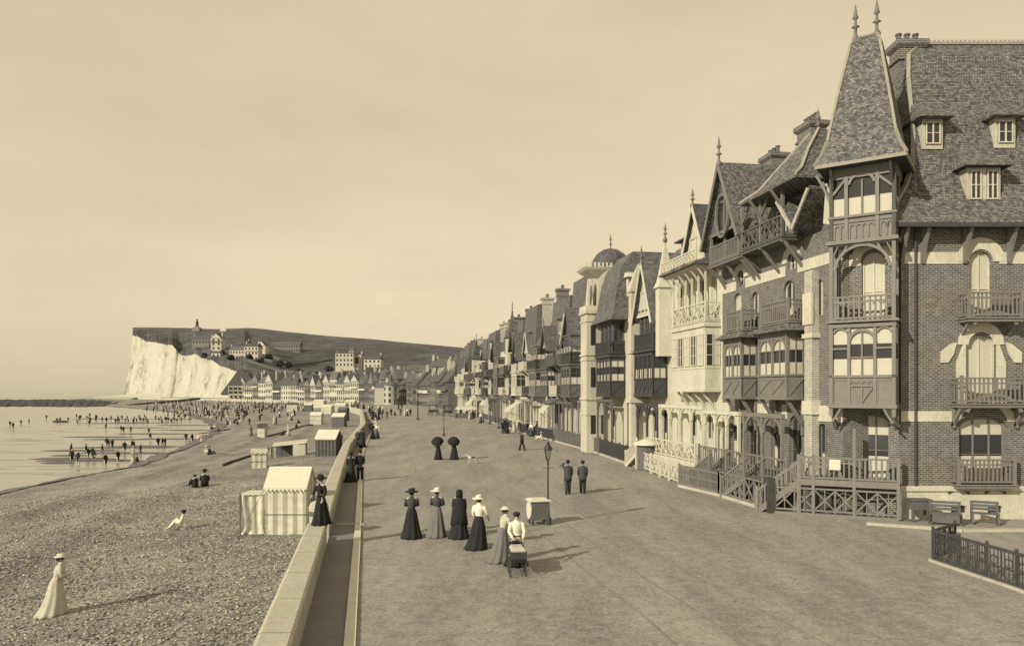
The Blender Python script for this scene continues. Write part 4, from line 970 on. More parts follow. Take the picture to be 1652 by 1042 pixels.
# --- white villa
v = Row('white villa with a broad white panelled bay under a fretwork balcony, past the grey oriels', 49.9, 42.5, 12.6, white_m,
        ops=[(.8, 1.7, 1.3, 3.9, .4), (2.9, 3.9, 1.3, 4.0, .45), (5.2, 6.2, 1.3, 3.9, .4), (.9, 1.7, 9.9, 12.0, 0), (2.7, 3.5, 9.9, 12.0, 0), (4.3, 5.1, 9.9, 12.0, 0), (6.0, 6.8, 9.9, 12.0, 0)])
for a, b, c, d, r in ((.8, 1.7, 1.3, 3.9, .4), (2.9, 3.9, 1.3, 4.0, .45), (5.2, 6.2, 1.3, 3.9, .4)): window(v.root, a, b, c, d, .2, trimw_m, 2, 2, r, 'low')
for i, a in enumerate((.9, 2.7, 4.3, 6.0)): window(v.root, a, a+.8, 9.9, 12.0, .2, trimw_m, 2, 3, 0, 'full' if i % 2 else 'low')
bx1 = v.w-.25
mb = MB(); f = -.95
mb.box(2.3, bx1, f, 0, 5.3, 9.0); mb.box(2.2, bx1+.1, f-.1, 0, 5.2, 5.34); mb.box(2.2, bx1+.1, f-.1, 0, 8.95, 9.15); mb.box(2.25, bx1+.03, f-.03, 0, 6.55, 6.65)
bb = mb.build('white_bay', white_m, v.root)
for i in range(5):
    a = 2.42+i*.98; mb = MB(); mb.box(a, a+.72, f-.03, f-.004, 6.75, 8.5); g = mb.build('window', glass_m if i in (1, 3) else curt_m, bb)
    mb = MB(); bars(mb, a-.03, a+.75, 6.72, 8.53, f-.03, 2, 3, .05, .04); mb.build('frame', trimw_m, g)
for i, a in enumerate((-.42, -.86)):
    mb = MB(); mb.box(bx1+.004, bx1+.03, a, a+.34, 6.75, 8.5); g = mb.build('side_window', glass_m if i else curt_m, bb)
    mb = MB(); mb.box(bx1+.03, bx1+.05, a-.03, a, 6.72, 8.53); mb.box(bx1+.03, bx1+.05, a+.34, a+.37, 6.72, 8.53); mb.box(bx1+.03, bx1+.05, a, a+.34, 7.3, 7.34); mb.box(bx1+.03, bx1+.05, a, a+.34, 7.9, 7.94); mb.build('frame', trimw_m, g)
v.brackets(2.4, bx1, 5.2, .85, 4, trimw_m, 1.0)
window(v.root, .7, 1.5, 6.4, 8.4, -.005, trimw_m, 2, 2, 0, 'full')
balcony(v.root, 2.3, bx1, .95, 9.3, trimw_m, h=1.05, style='cross', brk=False)
mb = MB()
for i in range(6): x = 2.4+i*(bx1-2.5)/5; mb.beam((x, -.88, 9.3), (x, -.88, 12.3), .1, .1); mb.brace((x, -.88, 11.6), (x, -1.4, 12.35), (0, .1, -.1), .08, .08)
mb.box(2.2, bx1+.1, -1.5, 0, 12.35, 12.5); mb.build('gallery_posts', trimw_m, v.root)
mb = MB(); mb.rects([(2.0, v.w+.1, -1.75, .5, 12.5), (2.0, v.w+.1, -1.75, .5, 12.62), (2.2, v.w, -.1, .5, 13.2)]); mb.build('canopy_roof', slate2_m, v.root)
mb = MB(); railing(mb, (2.1, -1.6, 12.7), (v.w, -1.6, 12.7), .6, .2, style='cross'); mb.build('parapet', trimw_m, v.root)
v.mansard(.2, v.w-.1, .8, 8, 12.6, 16.2, slate_m)
for a, zt in ((1.0, 15.0), (4.6, 15.6)):
    dormer(v.root, a, a+1.5, 13.3, zt, .2, 1.6, slate_m, .8, fm=trimw_m)
v.gable(3.0, 6.6, 13.0, 16.4, .4, 4, slate_m, white_m, .3, trimw_m, fin=1.0)
chimney(v.root, 5.3, 4.4, 13, 19.6, 1.3, 1.0, 3); chimney(v.root, 1.2, 4.5, 13, 16.8, .8, 1.2, 2)
arcade(v, .3, v.w-.4, 4, 4.2, trimw_m, 1.0)
mb = MB(); mb.box(0, v.w-.2, -1.6, 0, -.1, 1.15); mb.build('terrace', white_m, v.root)
mb = MB(); railing(mb, (0.05, -1.5, 1.15), (v.w-.3, -1.5, 1.15), 1.0, .2, style='cross'); mb.build('terrace_railing', trimw_m, v.root)

# --- villa with a pale pyramid turret and steep gables
s_ = Row('narrow villa with a pale pyramid turret and a dark timber oriel, beyond the white villa', 56.6, 49.9, 11.6, cream_m,
         ops=[(.7, 1.5, 1.2, 3.9, .35), (4.9, 5.9, 1.2, 4.0, .4), (3.0, 4.0, 1.2, 4.0, .4), (.6, 1.3, 5.4, 7.6, .3), (.6, 1.3, 8.8, 10.8, .3), (5.4, 6.1, 9.0, 10.8, .3)])
for a, b, c, d, r in ((.7, 1.5, 1.2, 3.9, .35), (4.9, 5.9, 1.2, 4.0, .4), (3.0, 4.0, 1.2, 4.0, .4), (.6, 1.3, 5.4, 7.6, .3), (.6, 1.3, 8.8, 10.8, .3), (5.4, 6.1, 9.0, 10.8, .3)): window(s_.root, a, b, c, d, .2, darkw_m, 2, 2, r, 'low')
bay_window(s_.root, 2.2, 5.9, 1.1, 5.0, 8.0, darkw_m, nx=4, arched=False, curt='low'); balcony(s_.root, 2.2, 5.9, 1.1, 8.3, darkw_m, style='bal', brk=False)
bay_window(s_.root, 2.5, 5.6, .8, 8.3, 10.9, midw_m, nx=3, arched=True, curt=None)
mb = MB(); mb.box(1.5, 2.1, -1.3, .2, -.1, 12.6); mb.box(1.4, 2.2, -1.4, .2, 4.4, 4.7); mb.box(1.4, 2.2, -1.4, .2, 8.0, 8.3); mb.rects([(1.4, 2.2, -1.4, .2, 12.5), (1.4, 2.2, -1.4, .2, 12.7), (1.78, 1.82, -.7, -.5, 14.6)]); mb.build('buttress', cream_m, s_.root)
s_.spire(6.0, 6.7, -.9, .2, 12.2, 15.6, white_m, .12, 1.1, white_m, 7.6)
s_.gable(2.3, 5.7, 10.6, 14.2, .9, 6, slate2_m, cream_m, .35, trimw_m, fin=1.2); s_.gable(.1, 2.0, 11.2, 13.4, .4, 4, slate2_m, cream_m, .3, trimw_m, fin=.9)
s_.mansard(.2, 6.6, .6, 8, 11.6, 15.4, slate2_m); chimney(s_.root, 3.4, 3.6, 12, 16.4, 1.1, .8, 2, cream_m); chimney(s_.root, 6.2, 5, 12, 16.0, .8, .9, 2)
arcade(s_, .3, s_.w-.4, 3, 4.2, darkw_m, .9)
mb = MB(); mb.box(0, s_.w-.2, -1.4, 0, -.1, 1.0); mb.build('terrace', cream_m, s_.root)

# --- villa with the dome
dm = Row('pale villa with a dark slate dome behind a grey mansard roof', 71.5, 56.6, 11.2, cream_m,
         ops=[(1.2, 2.2, 1.2, 4.0, .4), (4.0, 5.2, 1.2, 4.0, .4), (8.2, 9.2, 1.2, 3.8, .4), (12.6, 13.6, 1.2, 3.8, .4), (1.2, 2.0, 5.4, 7.6, .3), (13.4, 14.2, 5.4, 7.6, .3), (1.2, 2.0, 8.6, 10.6, .3), (13.4, 14.2, 8.6, 10.6, .3), (5.0, 5.9, 8.6, 10.6, .3)])
for a, b, c, d, r in ((1.2, 2.2, 1.2, 4.0, .4), (4.0, 5.2, 1.2, 4.0, .4), (8.2, 9.2, 1.2, 3.8, .4), (12.6, 13.6, 1.2, 3.8, .4), (1.2, 2.0, 5.4, 7.6, .3), (13.4, 14.2, 5.4, 7.6, .3), (1.2, 2.0, 8.6, 10.6, .3), (13.4, 14.2, 8.6, 10.6, .3), (5.0, 5.9, 8.6, 10.6, .3)): window(dm.root, a, b, c, d, .2, darkw_m, 2, 2, r, 'low')
mb = MB(); mb.box(5.6, 7.6, -2.0, .1, -.1, 12.0); mb.box(5.5, 7.7, -2.1, .1, 4.5, 4.7); mb.box(5.5, 7.7, -2.1, .1, 8.3, 8.45); mb.box(5.45, 7.75, -2.15, .1, 11.9, 12.2)
for z in (1.6, 5.6, 9.2):
    for ya in (-1.65, -.75): mb.box(7.6, 7.63, ya, ya+.42, z, z+1.7, 1)
for z in (3.2, 7.9, 11.2): mb.box(5.55, 7.66, -2.06, .1, z, z+.16)
tr = mb.build('turret', [cream_m, glass_m], dm.root)
mb = MB(); mb.prism([(5.95, 12.2), (7.55, 12.2), (7.3, 13.6), (6.8, 15.0), (6.3, 13.6)], -1.7, -1.4)
for ya in (-1.85, -1.0, -.15): mb.beam((7.5, ya, 12.2), (7.35, ya+.1, 14.6), .2, .2)
mb.box(5.5, 7.65, -2.1, .1, 12.2, 12.6); mb.build('belvedere', trimw_m, tr)
mb = MB(); mb.rects([(5.4, 6.6, -.6, .6, 14.9), (4.6, 7.3, -1.9, 2.6, 15.75), (4.5, 7.4, -2.1, 2.7, 15.95)])
for i in range(8): mb.box(4.55+i*.36, 4.73+i*.36, -2.05, -1.93, 15.95, 16.35)
for i in range(13): mb.box(7.25, 7.37, -2.0+i*.36, -1.82+i*.36, 15.95, 16.35)
mb.build('parapet', trimw_m, tr)
mb = MB(); mb.lathe(7.2, 1.3, [(1.75, 11.0), (1.75, 16.1), (1.8, 16.15), (1.78, 16.2)], 20, 1); mb.lathe(7.2, 1.3, [(1.72*math.cos(a), 16.2+1.75*math.sin(a)) for a in [R(i*11) for i in range(8)]]+[(.05, 17.97)], 24)
dmm = mb.build('dome', [slate_m, cream_m], dm.root, smooth=True); finial(dmm, 7.2, 1.3, 17.9, 1.4); dmm.location = (-1.5, -.6, -.1)
mb = MB()
for i in range(12):
    a = math.pi*2*i/12; P = [(7.2+1.74*math.cos(e)*math.cos(a), 1.3+1.74*math.cos(e)*math.sin(a), 16.2+1.77*math.sin(e)) for e in (0, .4, .8, 1.2, 1.5)]
    for p, q in zip(P, P[1:]): mb.beam(p, q, .05, .05)
mb.build('dome_rib', zinc_m, dmm)
mr = s_r = dm.mesh('front_roof', slate2_m, lambda mb: mb.rects([(7.8, 13.4, -1.6, 8, 10.9), (7.8, 13.4, -1.6, 8, 11.05), (8.0, 13.0, -1.25, 7.6, 11.8), (8.1, 12.8, -1.0, 7.2, 13.4), (8.2, 12.6, -.5, 6.6, 15.2), (8.4, 12.4, .5, 5.6, 16.4)]))
mb = MB(); mb.box(12.6, 13.15, -.2, 1.0, 12.7, 14.2); mb.rects([(12.4, 13.5, -.4, 1.2, 14.2), (12.4, 13.2, -.3, 1.1, 14.6)]); do = mb.build('dormer', trimw_m, mr); mb = MB(); mb.box(13.15, 13.17, -.05, .85, 12.9, 14.0); mb.build('window', glass_m, do)
dm.mansard(13.2, dm.w-.1, .2, 8, 11.2, 14.4, slate_m); dm.mansard(.1, 5.4, .2, 8, 11.2, 14.8, slate_m)
dormer(dm.root, 2.0, 3.3, 12.3, 13.6, .3, 1.4, slate_m, .7, fm=trimw_m)
bay_window(dm.root, 8.1, 12.0, 1.3, 4.9, 8.0, darkw_m, nx=4, arched=False, curt='both'); balcony(dm.root, 8.1, 12.0, 1.4, 8.3, darkw_m, style='bal', brk=False)
bay_window(dm.root, 8.4, 11.7, 1.0, 8.3, 10.9, midw_m, nx=3, curt=None)
bay_window(dm.root, 2.4, 4.6, .9, 5.0, 8.0, midw_m, nx=2); balcony(dm.root, 2.4, 4.6, .9, 8.3, darkw_m, brk=False)
chimney(dm.root, 1.2, 4.5, 12, 16.4, 1.0, 1.4, 3); chimney(dm.root, 13.8, 4.5, 12, 16.4, 1.0, 1.2, 2)
arcade(dm, 8.2, 12.2, 2, 4.4, midw_m, 1.2); arcade(dm, .6, 5.2, 2, 4.2, grayw_m, .9)

# --- the remaining villas of the row, each with its own mix of oriels, gables and roofs
rr = random.Random(21)
cuts = [71.5, 80.0, 88.5, 97.5, 106, 115, 124.5, 134, 144, 154, 165, 176, 188, 200]
looks = ['tall villa with a dark slate roof and iron balconies, just beyond the dome villa', 'villa with a half-timbered gable over a dark oriel, second beyond the dome villa',
 'pale villa with a hooded balcony, third beyond the dome villa', 'brick villa with a pointed turret, fourth beyond the dome villa', 'cream villa under a tall grey roof with finials, fifth beyond the dome villa',
 'white villa with twin gables, sixth beyond the dome villa', 'dark timbered villa, seventh beyond the dome villa', 'pale villa with a broad glazed bay, eighth beyond the dome villa', 'brick villa with stacked balconies, ninth beyond the dome villa',
 'cream villa with a steep turret, fourth from the far end of the row', 'white villa with a slate mansard, third from the far end of the row', 'brick villa with a front gable, second from the far end of the row', 'pale villa ending the far end of the promenade row']
walls = [brick2_m, brick_m, cream_m, brick2_m, cream_m, cream_m, grayw_m, cream_m, brick2_m, cream_m, cream_m, brick2_m, cream_m]
for i, (yn, yf) in enumerate(zip(cuts, cuts[1:])):
    H = rr.uniform(10.6, 12.2); w = (yf-yn)*RN; A = .9; Bx = w*.42; Cx = w*.5
    tim = rr.choice([darkw_m, grayw_m, trimw_m, midw_m]); rfm = rr.choice([slate_m, slate2_m, slate2_m, tile_m])
    if i in (0, 1): tim = midw_m
    elif tim is darkw_m and i % 2: tim = trimw_m
    side_l = i % 2 == 0
    b0, b1 = (w*.50, w*.93) if side_l else (w*.08, w*.5); c0, c1 = (w*.08, w*.45) if side_l else (w*.55, w*.94)
    ops = [(c0+.3, c0+1.3, 1.1, 3.9, .4), (c0+1.8, min(c0+2.7, c1), 1.1, 3.9, .4), (b0+.5, b0+1.6, 1.1, 3.9, .4), (b0+2.1, b0+3.0, 1.1, 3.9, .4)]
    up = [(c0+.4, c0+1.2, 5.4, 7.6, .3), (c0+1.8, c0+2.6, 5.4, 7.6, .3), (c0+.4, c0+1.2, 8.5, 10.3, .3), (c0+1.8, c0+2.6, 8.5, 10.3, .3)]
    far = yn > 140
    r_ = Row(looks[i], yf, yn, H, walls[i], ops=ops+up)
    for q in ops+up: window(r_.root, q[0], q[1], q[2], q[3], .2, trimw_m if walls[i] in (brick_m, brick2_m, darkw_m) else tim, 2, 2, q[4], rr.choice([None, 'low', 'both', 'full']))
    p = rr.uniform(.9, 1.5)
    bay_window(r_.root, b0, b1, p, 4.8, 7.8, tim, nx=3, arched=not far, curt=rr.choice(['both', 'low', None]))
    if rr.random() < .6: bay_window(r_.root, b0+.2, b1-.2, p-.2, 8.1, 10.7, tim, nx=3, arched=False, curt=rr.choice(['low', None]))
    balcony(r_.root, b0, b1, p, 8.05, tim if rr.random() < .6 else iron_m, style=rr.choice(['bal', 'cross']), brk=False)
    balcony(r_.root, c0, c1, rr.uniform(.7, 1.2), 8.2, rr.choice([iron_m, tim]), style='bal'); balcony(r_.root, c0, c1, rr.uniform(.7, 1.2), 4.9, rr.choice([iron_m, trimw_m]), style='bal')
    zt = rr.uniform(15.0, 17.0)
    if i % 3 != 2: gm = r_.gable(b0+.2, b1-.2, H-.6, rr.uniform(12.6, 14.0), p*.7, 4, rfm, rr.choice([white_m, cream_m, midw_m]), .35, tim if tim is not trimw_m else midw_m, fin=1.0 if i % 2 else 0)
    if i % 4 == 2: r_.hip(.1, w-.1, .6, 8, H, zt, rfm, over=.3, fin=1.2, inset=1.6)
    else:
        q0, q1 = (.1, w-.1) if i % 2 else (w*.12, w*.86)
        r_.mansard(q0, q1, .2, 7.5, H, zt+.2, rfm, steep=.5)
        dormer(r_.root, c0+.4, c0+1.7, H+1.0, H+2.4, .2, 1.4, rfm, .6, fm=rr.choice([trimw_m, tim]))
    if i in (4, 9): r_.spire(c0-.2, c0+1.6, -.8, 1.0, H+1.3, H+5.4, rfm, .25, 1.6, walls[i], H-3.2)
    elif i % 3 == 0: r_.gable(c0, c1, H-.1, H+2.4, .3, 4, rfm, cream_m, .3, trimw_m, fin=0)
    r_.brackets(c0, c1, H-.05, .5, 3, tim, .7)
    chimney(r_.root, w-.6, rr.uniform(1.4, 2.6), H, zt+rr.uniform(.4, 1.4), 1.0, rr.uniform(1.2, 1.8), rr.choice([3, 4]), rr.choice([brick_m, brick2_m]))
    chimney(r_.root, .6, rr.uniform(2.5, 6), H, zt+rr.uniform(.2, 1.0), .8, rr.uniform(1.0, 1.6), rr.choice([2, 3]), rr.choice([brick_m, cream_m]))
    if i % 3 != 1: arcade(r_, .3+(i%2)*w*.3, w-.4-((i+1)%2)*w*.25, 3+i%2, 4.0+.3*(i%2), rr.choice([trimw_m, tim, tim, midw_m]), .7+.3*(i%3))
    else: r_.mesh('porch_roof', rfm, lambda mb: mb.rects([(c0-.2, c1+.2, -1.6, 0, 3.9), (c0-.2, c1+.2, -1.6, 0, 4.0), (c0, c1, -.2, 0, 4.7)]))

# --- front gardens: fences, gates, awnings
def fence(name, label, pa, pb, h_, style, m, gap=.16, cat='fence', grp=None, foot=True, posts=2.0):
    a, b = Vector(pa), Vector(pb); t = thing(name, label, cat, a, 0, grp); d = b-a; n = max(1, round(d.length/posts))
    mb = MB(); railing(mb, Vector((0, 0, .12)), d+Vector((0, 0, .12)), h_, gap, style=style, post=False); mb.build('panel', m, t)
    for i in range(n+1): mb = MB(); c = d*(i/n); mb.beam(c, c+Vector((0, 0, h_+.28)), .11, .11); mb.build('post', m, t)
    if foot: mb = MB(); mb.beam(Vector((0, 0, .04)), d+Vector((0, 0, .04)), .2, .2); mb.build('footing', concrete_m, t)
    return t
G = ground
fence('garden_fence', 'grey timber lattice fence with a stone footing at the foot of the villa stairs', G(1160, 800), G(1232, 822), 1.1, 'cross', grayw_m)
fence('garden_fence', 'grey picket fence between the white fence and the lattice fence', G(1096, 785), G(1160, 800), 1.0, 'picket', grayw_m)
fence('garden_fence', 'bright white open fence in front of the white villa', G(1026, 754), G(1095, 782), 1.05, 'cross', trimw_m, foot=False)
fence('garden_fence', 'dark boarded fence in front of the narrow turret villa', G(968, 733), G(1025, 753), 1.15, 'bal', iron_m, .12)
fence('garden_fence', 'long dark boarded fence in front of the dome villa', G(896, 712), G(966, 732), 1.15, 'board', midw_m)
fence('garden_fence', 'low dark fence farther along, where people sit outside the villas', G(836, 697), G(892, 711), 1.0, 'bal', iron_m, .2)
fence('garden_fence', 'small far fence near the end of the villa row', G(762, 671), G(826, 692), 1.0, 'bal', midw_m, .3, posts=5)
for (Y, zt, L, lab, w) in ((38.6, 1.2, 2.1, 'grey timber stairs leading down from the terrace of the dark brick villa', 1.2), (34.9, 1.25, 2.1, 'grey timber stairs between the lattice fences and the corner villa terrace', 1.2)):
    stair(Vector((FX(Y)-1.55, Y, 0)), RA+math.pi+R(4), L, w*.8, zt, lab)
t = stair(Vector((FX(50.5)-1.5, 50.3, 0)), RA+math.pi, 2.2, .8, 1.1, 'white stairs with white rails in front of the narrow turret villa', trimw_m)
# parasol and awnings
p = Vector((gx(1043, 49.5), 49.5, 0)); t = thing('garden_parasol', 'pale fringed garden canopy over a round grey stand behind the white fence', 'parasol', p)
mb = MB(); mb.lathe(0, 0, [(.85, 1.75), (.87, 1.68), (.8, 1.8), (.4, 2.0), (.02, 2.1)], 16); mb.build('canopy', canvas_m, t); mb = MB(); mb.lathe(0, 0, [(.6, 0), (.62, 1.7)], 14); mb.build('stand', midw_m, t)
def awning(Y, w, z, drop, out, lab):
    t = thing('awning', lab, 'awning', (FX(Y)-1.0, Y, 0), RA, 'canvas awnings on the villa fronts')
    mb = MB(); mb.loft([[(0, 0, z), (w, 0, z), (w, 0, z-.05), (0, 0, z-.05)], [(0, -out, z-drop), (w, -out, z-drop), (w, -out, z-drop-.05), (0, -out, z-drop-.05)]]); mb.quad((0, -out, z-drop), (w, -out, z-drop), (w, -out-.02, z-drop-.35), (0, -out-.02, z-drop-.35)); mb.build('cloth', cream_m, t)
    mb = MB(); mb.beam((.05, -out, z-drop-.2), (.05, -.2, z-drop-.9), .05, .05); mb.build('arm', iron_m, t); mb = MB(); mb.beam((w-.05, -out, z-drop-.2), (w-.05, -.2, z-drop-.9), .05, .05); mb.build('arm', iron_m, t)
for i, (Y, w, dr, ou) in enumerate(((84, 3.0, .9, 1.0), (104, 4.4, 1.1, 1.7), (137, 4, 1.0, .8), (158, 6, 1.3, 1.4))):
    awning(Y, w, 4.1-.2*(i%2), dr, ou, ['pale canvas awning, first past the dome villa', 'pale canvas awning, second past the dome villa', 'pale canvas awning, third past the dome villa', 'farthest pale awning on the villa row'][i])
t = thing('hung_sheet', 'white sheet hung on the dark gate beside the dome villa', 'sheet', G(916, 706)); mb = MB(); mb.box(-.5, .4, -.02, .02, 2.0, 3.2); mb.build('cloth', canvas_m, t); mb = MB(); mb.box(-.55, -.5, -.03, .03, 0, 3.3); mb.box(.4, .45, -.03, .03, 0, 3.3); mb.build('frame', darkw_m, t)

# ================================================================== TOWN AT THE FOOT OF THE HILL
rt = random.Random(5)
def far_house(loc, rz, w, d, H, rise, wall, roof, label, nx=3, nz=3, kind='ridge', name='town_house', group=None, front_dir=0, chim=True, base=-2.0, wsz=(1.1, 1.7), shop=False):
    """distant house; local front faces -y"""
    t = thing(name, label, 'house', loc, rz, group)
    mb = MB(); mb.box(0, w, 0, d, base, H); wl = mb.build('wall', wall, t)
    if kind == 'ridge': mb = MB(); mb.rects([(-.3, w+.3, -.4, d+.4, H), (-.3, w+.3, -.4, d+.4, H+.15), (.2, w-.2, d*.42, d*.58, H+rise)])
    elif kind == 'gable': mb = MB(); mb.loft([[(-.3, y, H), (w+.3, y, H), (w/2, y, H+rise)] for y in (-.4, d)])
    elif kind == 'mansard': mb = MB(); mb.rects([(-.2, w+.2, -.3, d+.2, H), (-.2, w+.2, -.3, d+.2, H+.2), (.3, w-.3, .8, d-.8, H+rise*.8), (1.2, w-1.2, 2.5, d-2.5, H+rise)])
    else: mb = MB(); mb.rects([(-.2, w+.2, -.3, d+.2, H), (-.2, w+.2, -.3, d+.2, H+.4), (0, w, 0, d, H+.5)])
    rf = mb.build('roof', roof, t)
    if kind == 'gable':
        mb = MB(); mb.loft([[(0, -.42, H), (w, -.42, H), (w/2, -.42, H+rise*.86)], [(0, -.5, H), (w, -.5, H), (w/2, -.5, H+rise*.86)]]); mb.build('gable', wall, t)
    fh = H/nz
    for j in range(nz):
        for i in range(nx):
            x = w*(i+.5)/nx; z = fh*j+fh*.28; ww, hh = wsz
            if j == 0 and shop: ww, hh, z = w/nx*.7, fh*.62, .2
            mb = MB(); mb.box(x-ww/2, x+ww/2, -.06, .02, z, z+hh); mb.build('window', glass_m, t)
    if nz > 2 and rt.random() < .6:
        mb = MB(); z = fh*2; mb.box(.3, w-.3, -.9, 0, z-.1, z+.05); mb.box(.3, w-.3, -.9, -.8, z+.05, z+.9); mb.build('balcony', rt.choice([cream_m, midw_m, trimw_m]), t)
    if chim:
        for q in ([.6, w-.6] if rt.random() < .5 else [w-.6]): mb = MB(); mb.box(q-.5, q+.5, d*.3, d*.3+1, H, H+rise+1.0); mb.box(q-.3, q+.3, d*.3+.2, d*.3+.8, H+rise+1.0, H+rise+1.6); mb.build('chimney', rt.choice([brick_m, brick2_m, cream_m]), rf)
    return t
TL = [(-15.4,204),(-24,240),(-42,300),(-75,370),(-125,440),(-194,505)]
pts = []; tot = 0
for a, b in zip(TL, TL[1:]): tot += math.hypot(b[0]-a[0], b[1]-a[1])
def along(s):
    for a, b in zip(TL, TL[1:]):
        l = math.hypot(b[0]-a[0], b[1]-a[1])
        if s <= l or b is TL[-1]: return (a[0]+(b[0]-a[0])*s/l, a[1]+(b[1]-a[1])*s/l), math.atan2(b[1]-a[1], b[0]-a[0])
        s -= l
s = 14.0; i = 0
adj = ['pale', 'cream', 'white', 'narrow', 'tall', 'low', 'broad', 'plain']
while s < tot-6 and i < 36:
    w = rt.uniform(7.0, 11.5); (x, y), an = along(s+w)
    px = 826+1200*x/y
    wall = rt.choice([cream_m, brick2_m, brick2_m, brick2_m, midw_m, grayw_m]); roof = rt.choice([slate_m, slate2_m, tile_m]); kd = rt.choice(['ridge', 'gable', 'mansard', 'gable'])
    H = rt.uniform(7.5, 12.0); 
    if 640 < px < 728: H = rt.uniform(6.5, 8.5); roof = slate_m; wall = rt.choice([midw_m, grayw_m]); kd = 'ridge'
    where = 'just past the end of the villa row' if px > 640 else ('behind the promenade crowd' if px > 560 else ('above the far end of the beach' if px > 460 else 'near the foot of the cliff'))
    roofn = {slate_m: 'dark slate', slate2_m: 'grey', tile_m: 'tiled'}[roof]; walln = {cream_m: 'cream', white_m: 'white', brick2_m: 'brick', midw_m: 'dark timber', grayw_m: 'grey timber'}[wall]
    ordn = ['first', 'second', 'third', 'fourth', 'fifth', 'sixth', 'seventh', 'eighth', 'ninth', 'tenth', 'eleventh', 'twelfth', 'thirteenth', 'fourteenth', 'fifteenth', 'sixteenth', 'seventeenth', 'eighteenth', 'nineteenth', 'twentieth', 'twenty-first', 'twenty-second', 'twenty-third', 'twenty-fourth', 'twenty-fifth', 'twenty-sixth', 'twenty-seventh', 'twenty-eighth', 'twenty-ninth', 'thirtieth', 'thirty-first', 'thirty-second', 'thirty-third', 'thirty-fourth', 'thirty-fifth', 'thirty-sixth'][i]
    far_house((x, y, 0), an+math.pi, w-.1, 9, H, rt.uniform(3.5, 6.0), wall, roof, f'{walln} house with {roofn} {"gable" if kd == "gable" else "roof"}, {ordn} house of the far seafront beyond the villas',
              4, 3, kd, group='houses along the far seafront', shop=rt.random() < .4)
    s += w; i += 1
# second line of roofs rising behind
for k, (px, Y, pyt, pyb, w) in enumerate(((590, 420, 596, 622, 16), (560, 440, 597, 625, 12), (612, 400, 598, 622, 14), (640, 330, 596, 625, 14), (668, 330, 600, 622, 16), (700, 320, 588, 605, 24), (692, 300, 600, 630, 18), (716, 290, 578, 600, 10), (500, 500, 603, 620, 12), (470, 520, 601, 618, 12), (440, 540, 600, 620, 11), (415, 540, 600, 618, 9))):
    zt, zb = gz(pyt, Y), max(0, gz(pyb+14, Y))
    far_house((gx(px, Y)-w/2, Y, zb), 0, w, 10, (zt-zb)*.62, (zt-zb)*.38, rt.choice([cream_m, brick2_m, grayw_m, white_m]), rt.choice([slate_m, slate2_m, tile_m]),
              ['pale house rising behind the seafront, below the white hotel', 'cream house rising behind the seafront, left of the white hotel', 'house roof right of the white hotel', 'hipped house left of the long market hall', 'hipped house behind the long market hall',
               'long dark roofed hall beyond the square', 'broad dark roofed hall at the end of the promenade', 'small pale house below the right end of the hill', 'small house behind the middle of the far seafront', 'small house behind the far seafront, left of the middle', 'little house on the rising ground near the cliff', 'last little house on the rising ground before the cliff'][k],
              4 if w > 12 else 2, 1 if k > 7 else 2, 'ridge', base=-4)
# corner turret with a pointed roof, and the half timbered chalet at the cliff end
(x, y) = (gx(630, 300), 300); t = thing('turret_house', 'pale round corner house with a pointed cap, at the end of the promenade', 'house', (x, y, 0)); t.scale = (.72, .72, .8)
mb = MB(); mb.lathe(0, 0, [(3.6, -1), (3.6, 9.6), (4.2, 9.8), (4.2, 10.1)], 14); mb.box(-9, 0, 0, 8, -1, 8.6); mb.build('wall', brick2_m, t); mb = MB(); mb.lathe(0, 0, [(4.4, 10.0), (4.2, 10.2), (2.2, 11.6), (1.2, 12.0), (1.1, 13.4), (.8, 14), (.02, 18)], 14); mb.rects([(-9.3, .3, -.3, 8.3, 8.6), (-7, -2, 3.5, 4.5, 11.4)]); mb.build('roof', slate2_m, t)
for j in range(3):
    for a in (-2.4, -1.57, -.7): mb = MB(); c_, s2 = math.cos(a), math.sin(a); mb.beam((3.6*c_, 3.6*s2, 1.2+j*3), (3.6*c_, 3.6*s2, 2.9+j*3), .9, .5); mb.build('window', glass_m, t)
(x, y) = (gx(395, 492), 490); t = thing('chalet', 'broad half timbered chalet with a sweeping dark gable, leftmost house under the cliff', 'house', (x, y, 0))
mb = MB(); mb.box(-10, 9, 0, 12, -2, 9); mb.build('wall', cream_m, t)
mb = MB(); mb.loft([[(-15, yy, 4), (-14, yy, 3), (10.5, yy, 9), (9.5, yy, 10), (-1, yy, 20), (-3, yy, 20)] for yy in (-1.0, 12)]); mb.build('roof', slate_m, t)
for z in (3.2, 5.8, 8.4): mb = MB(); mb.box(-9.8, 8.8, -1.6, -1.1, z, z+.5); mb.build('balcony', trimw_m, t)
for i in range(7): mb = MB(); mb.box(-9.5+i*3, -9.2+i*3, -1.6, -1.2, 0, 9); mb.build('post', trimw_m, t)
for z in (1.0, 4.0, 6.5):
    for i in range(6): mb = MB(); mb.box(-8.6+i*3, -7.4+i*3, -1.12, -1.0, z, z+1.5); mb.build('window', glass_m, t)

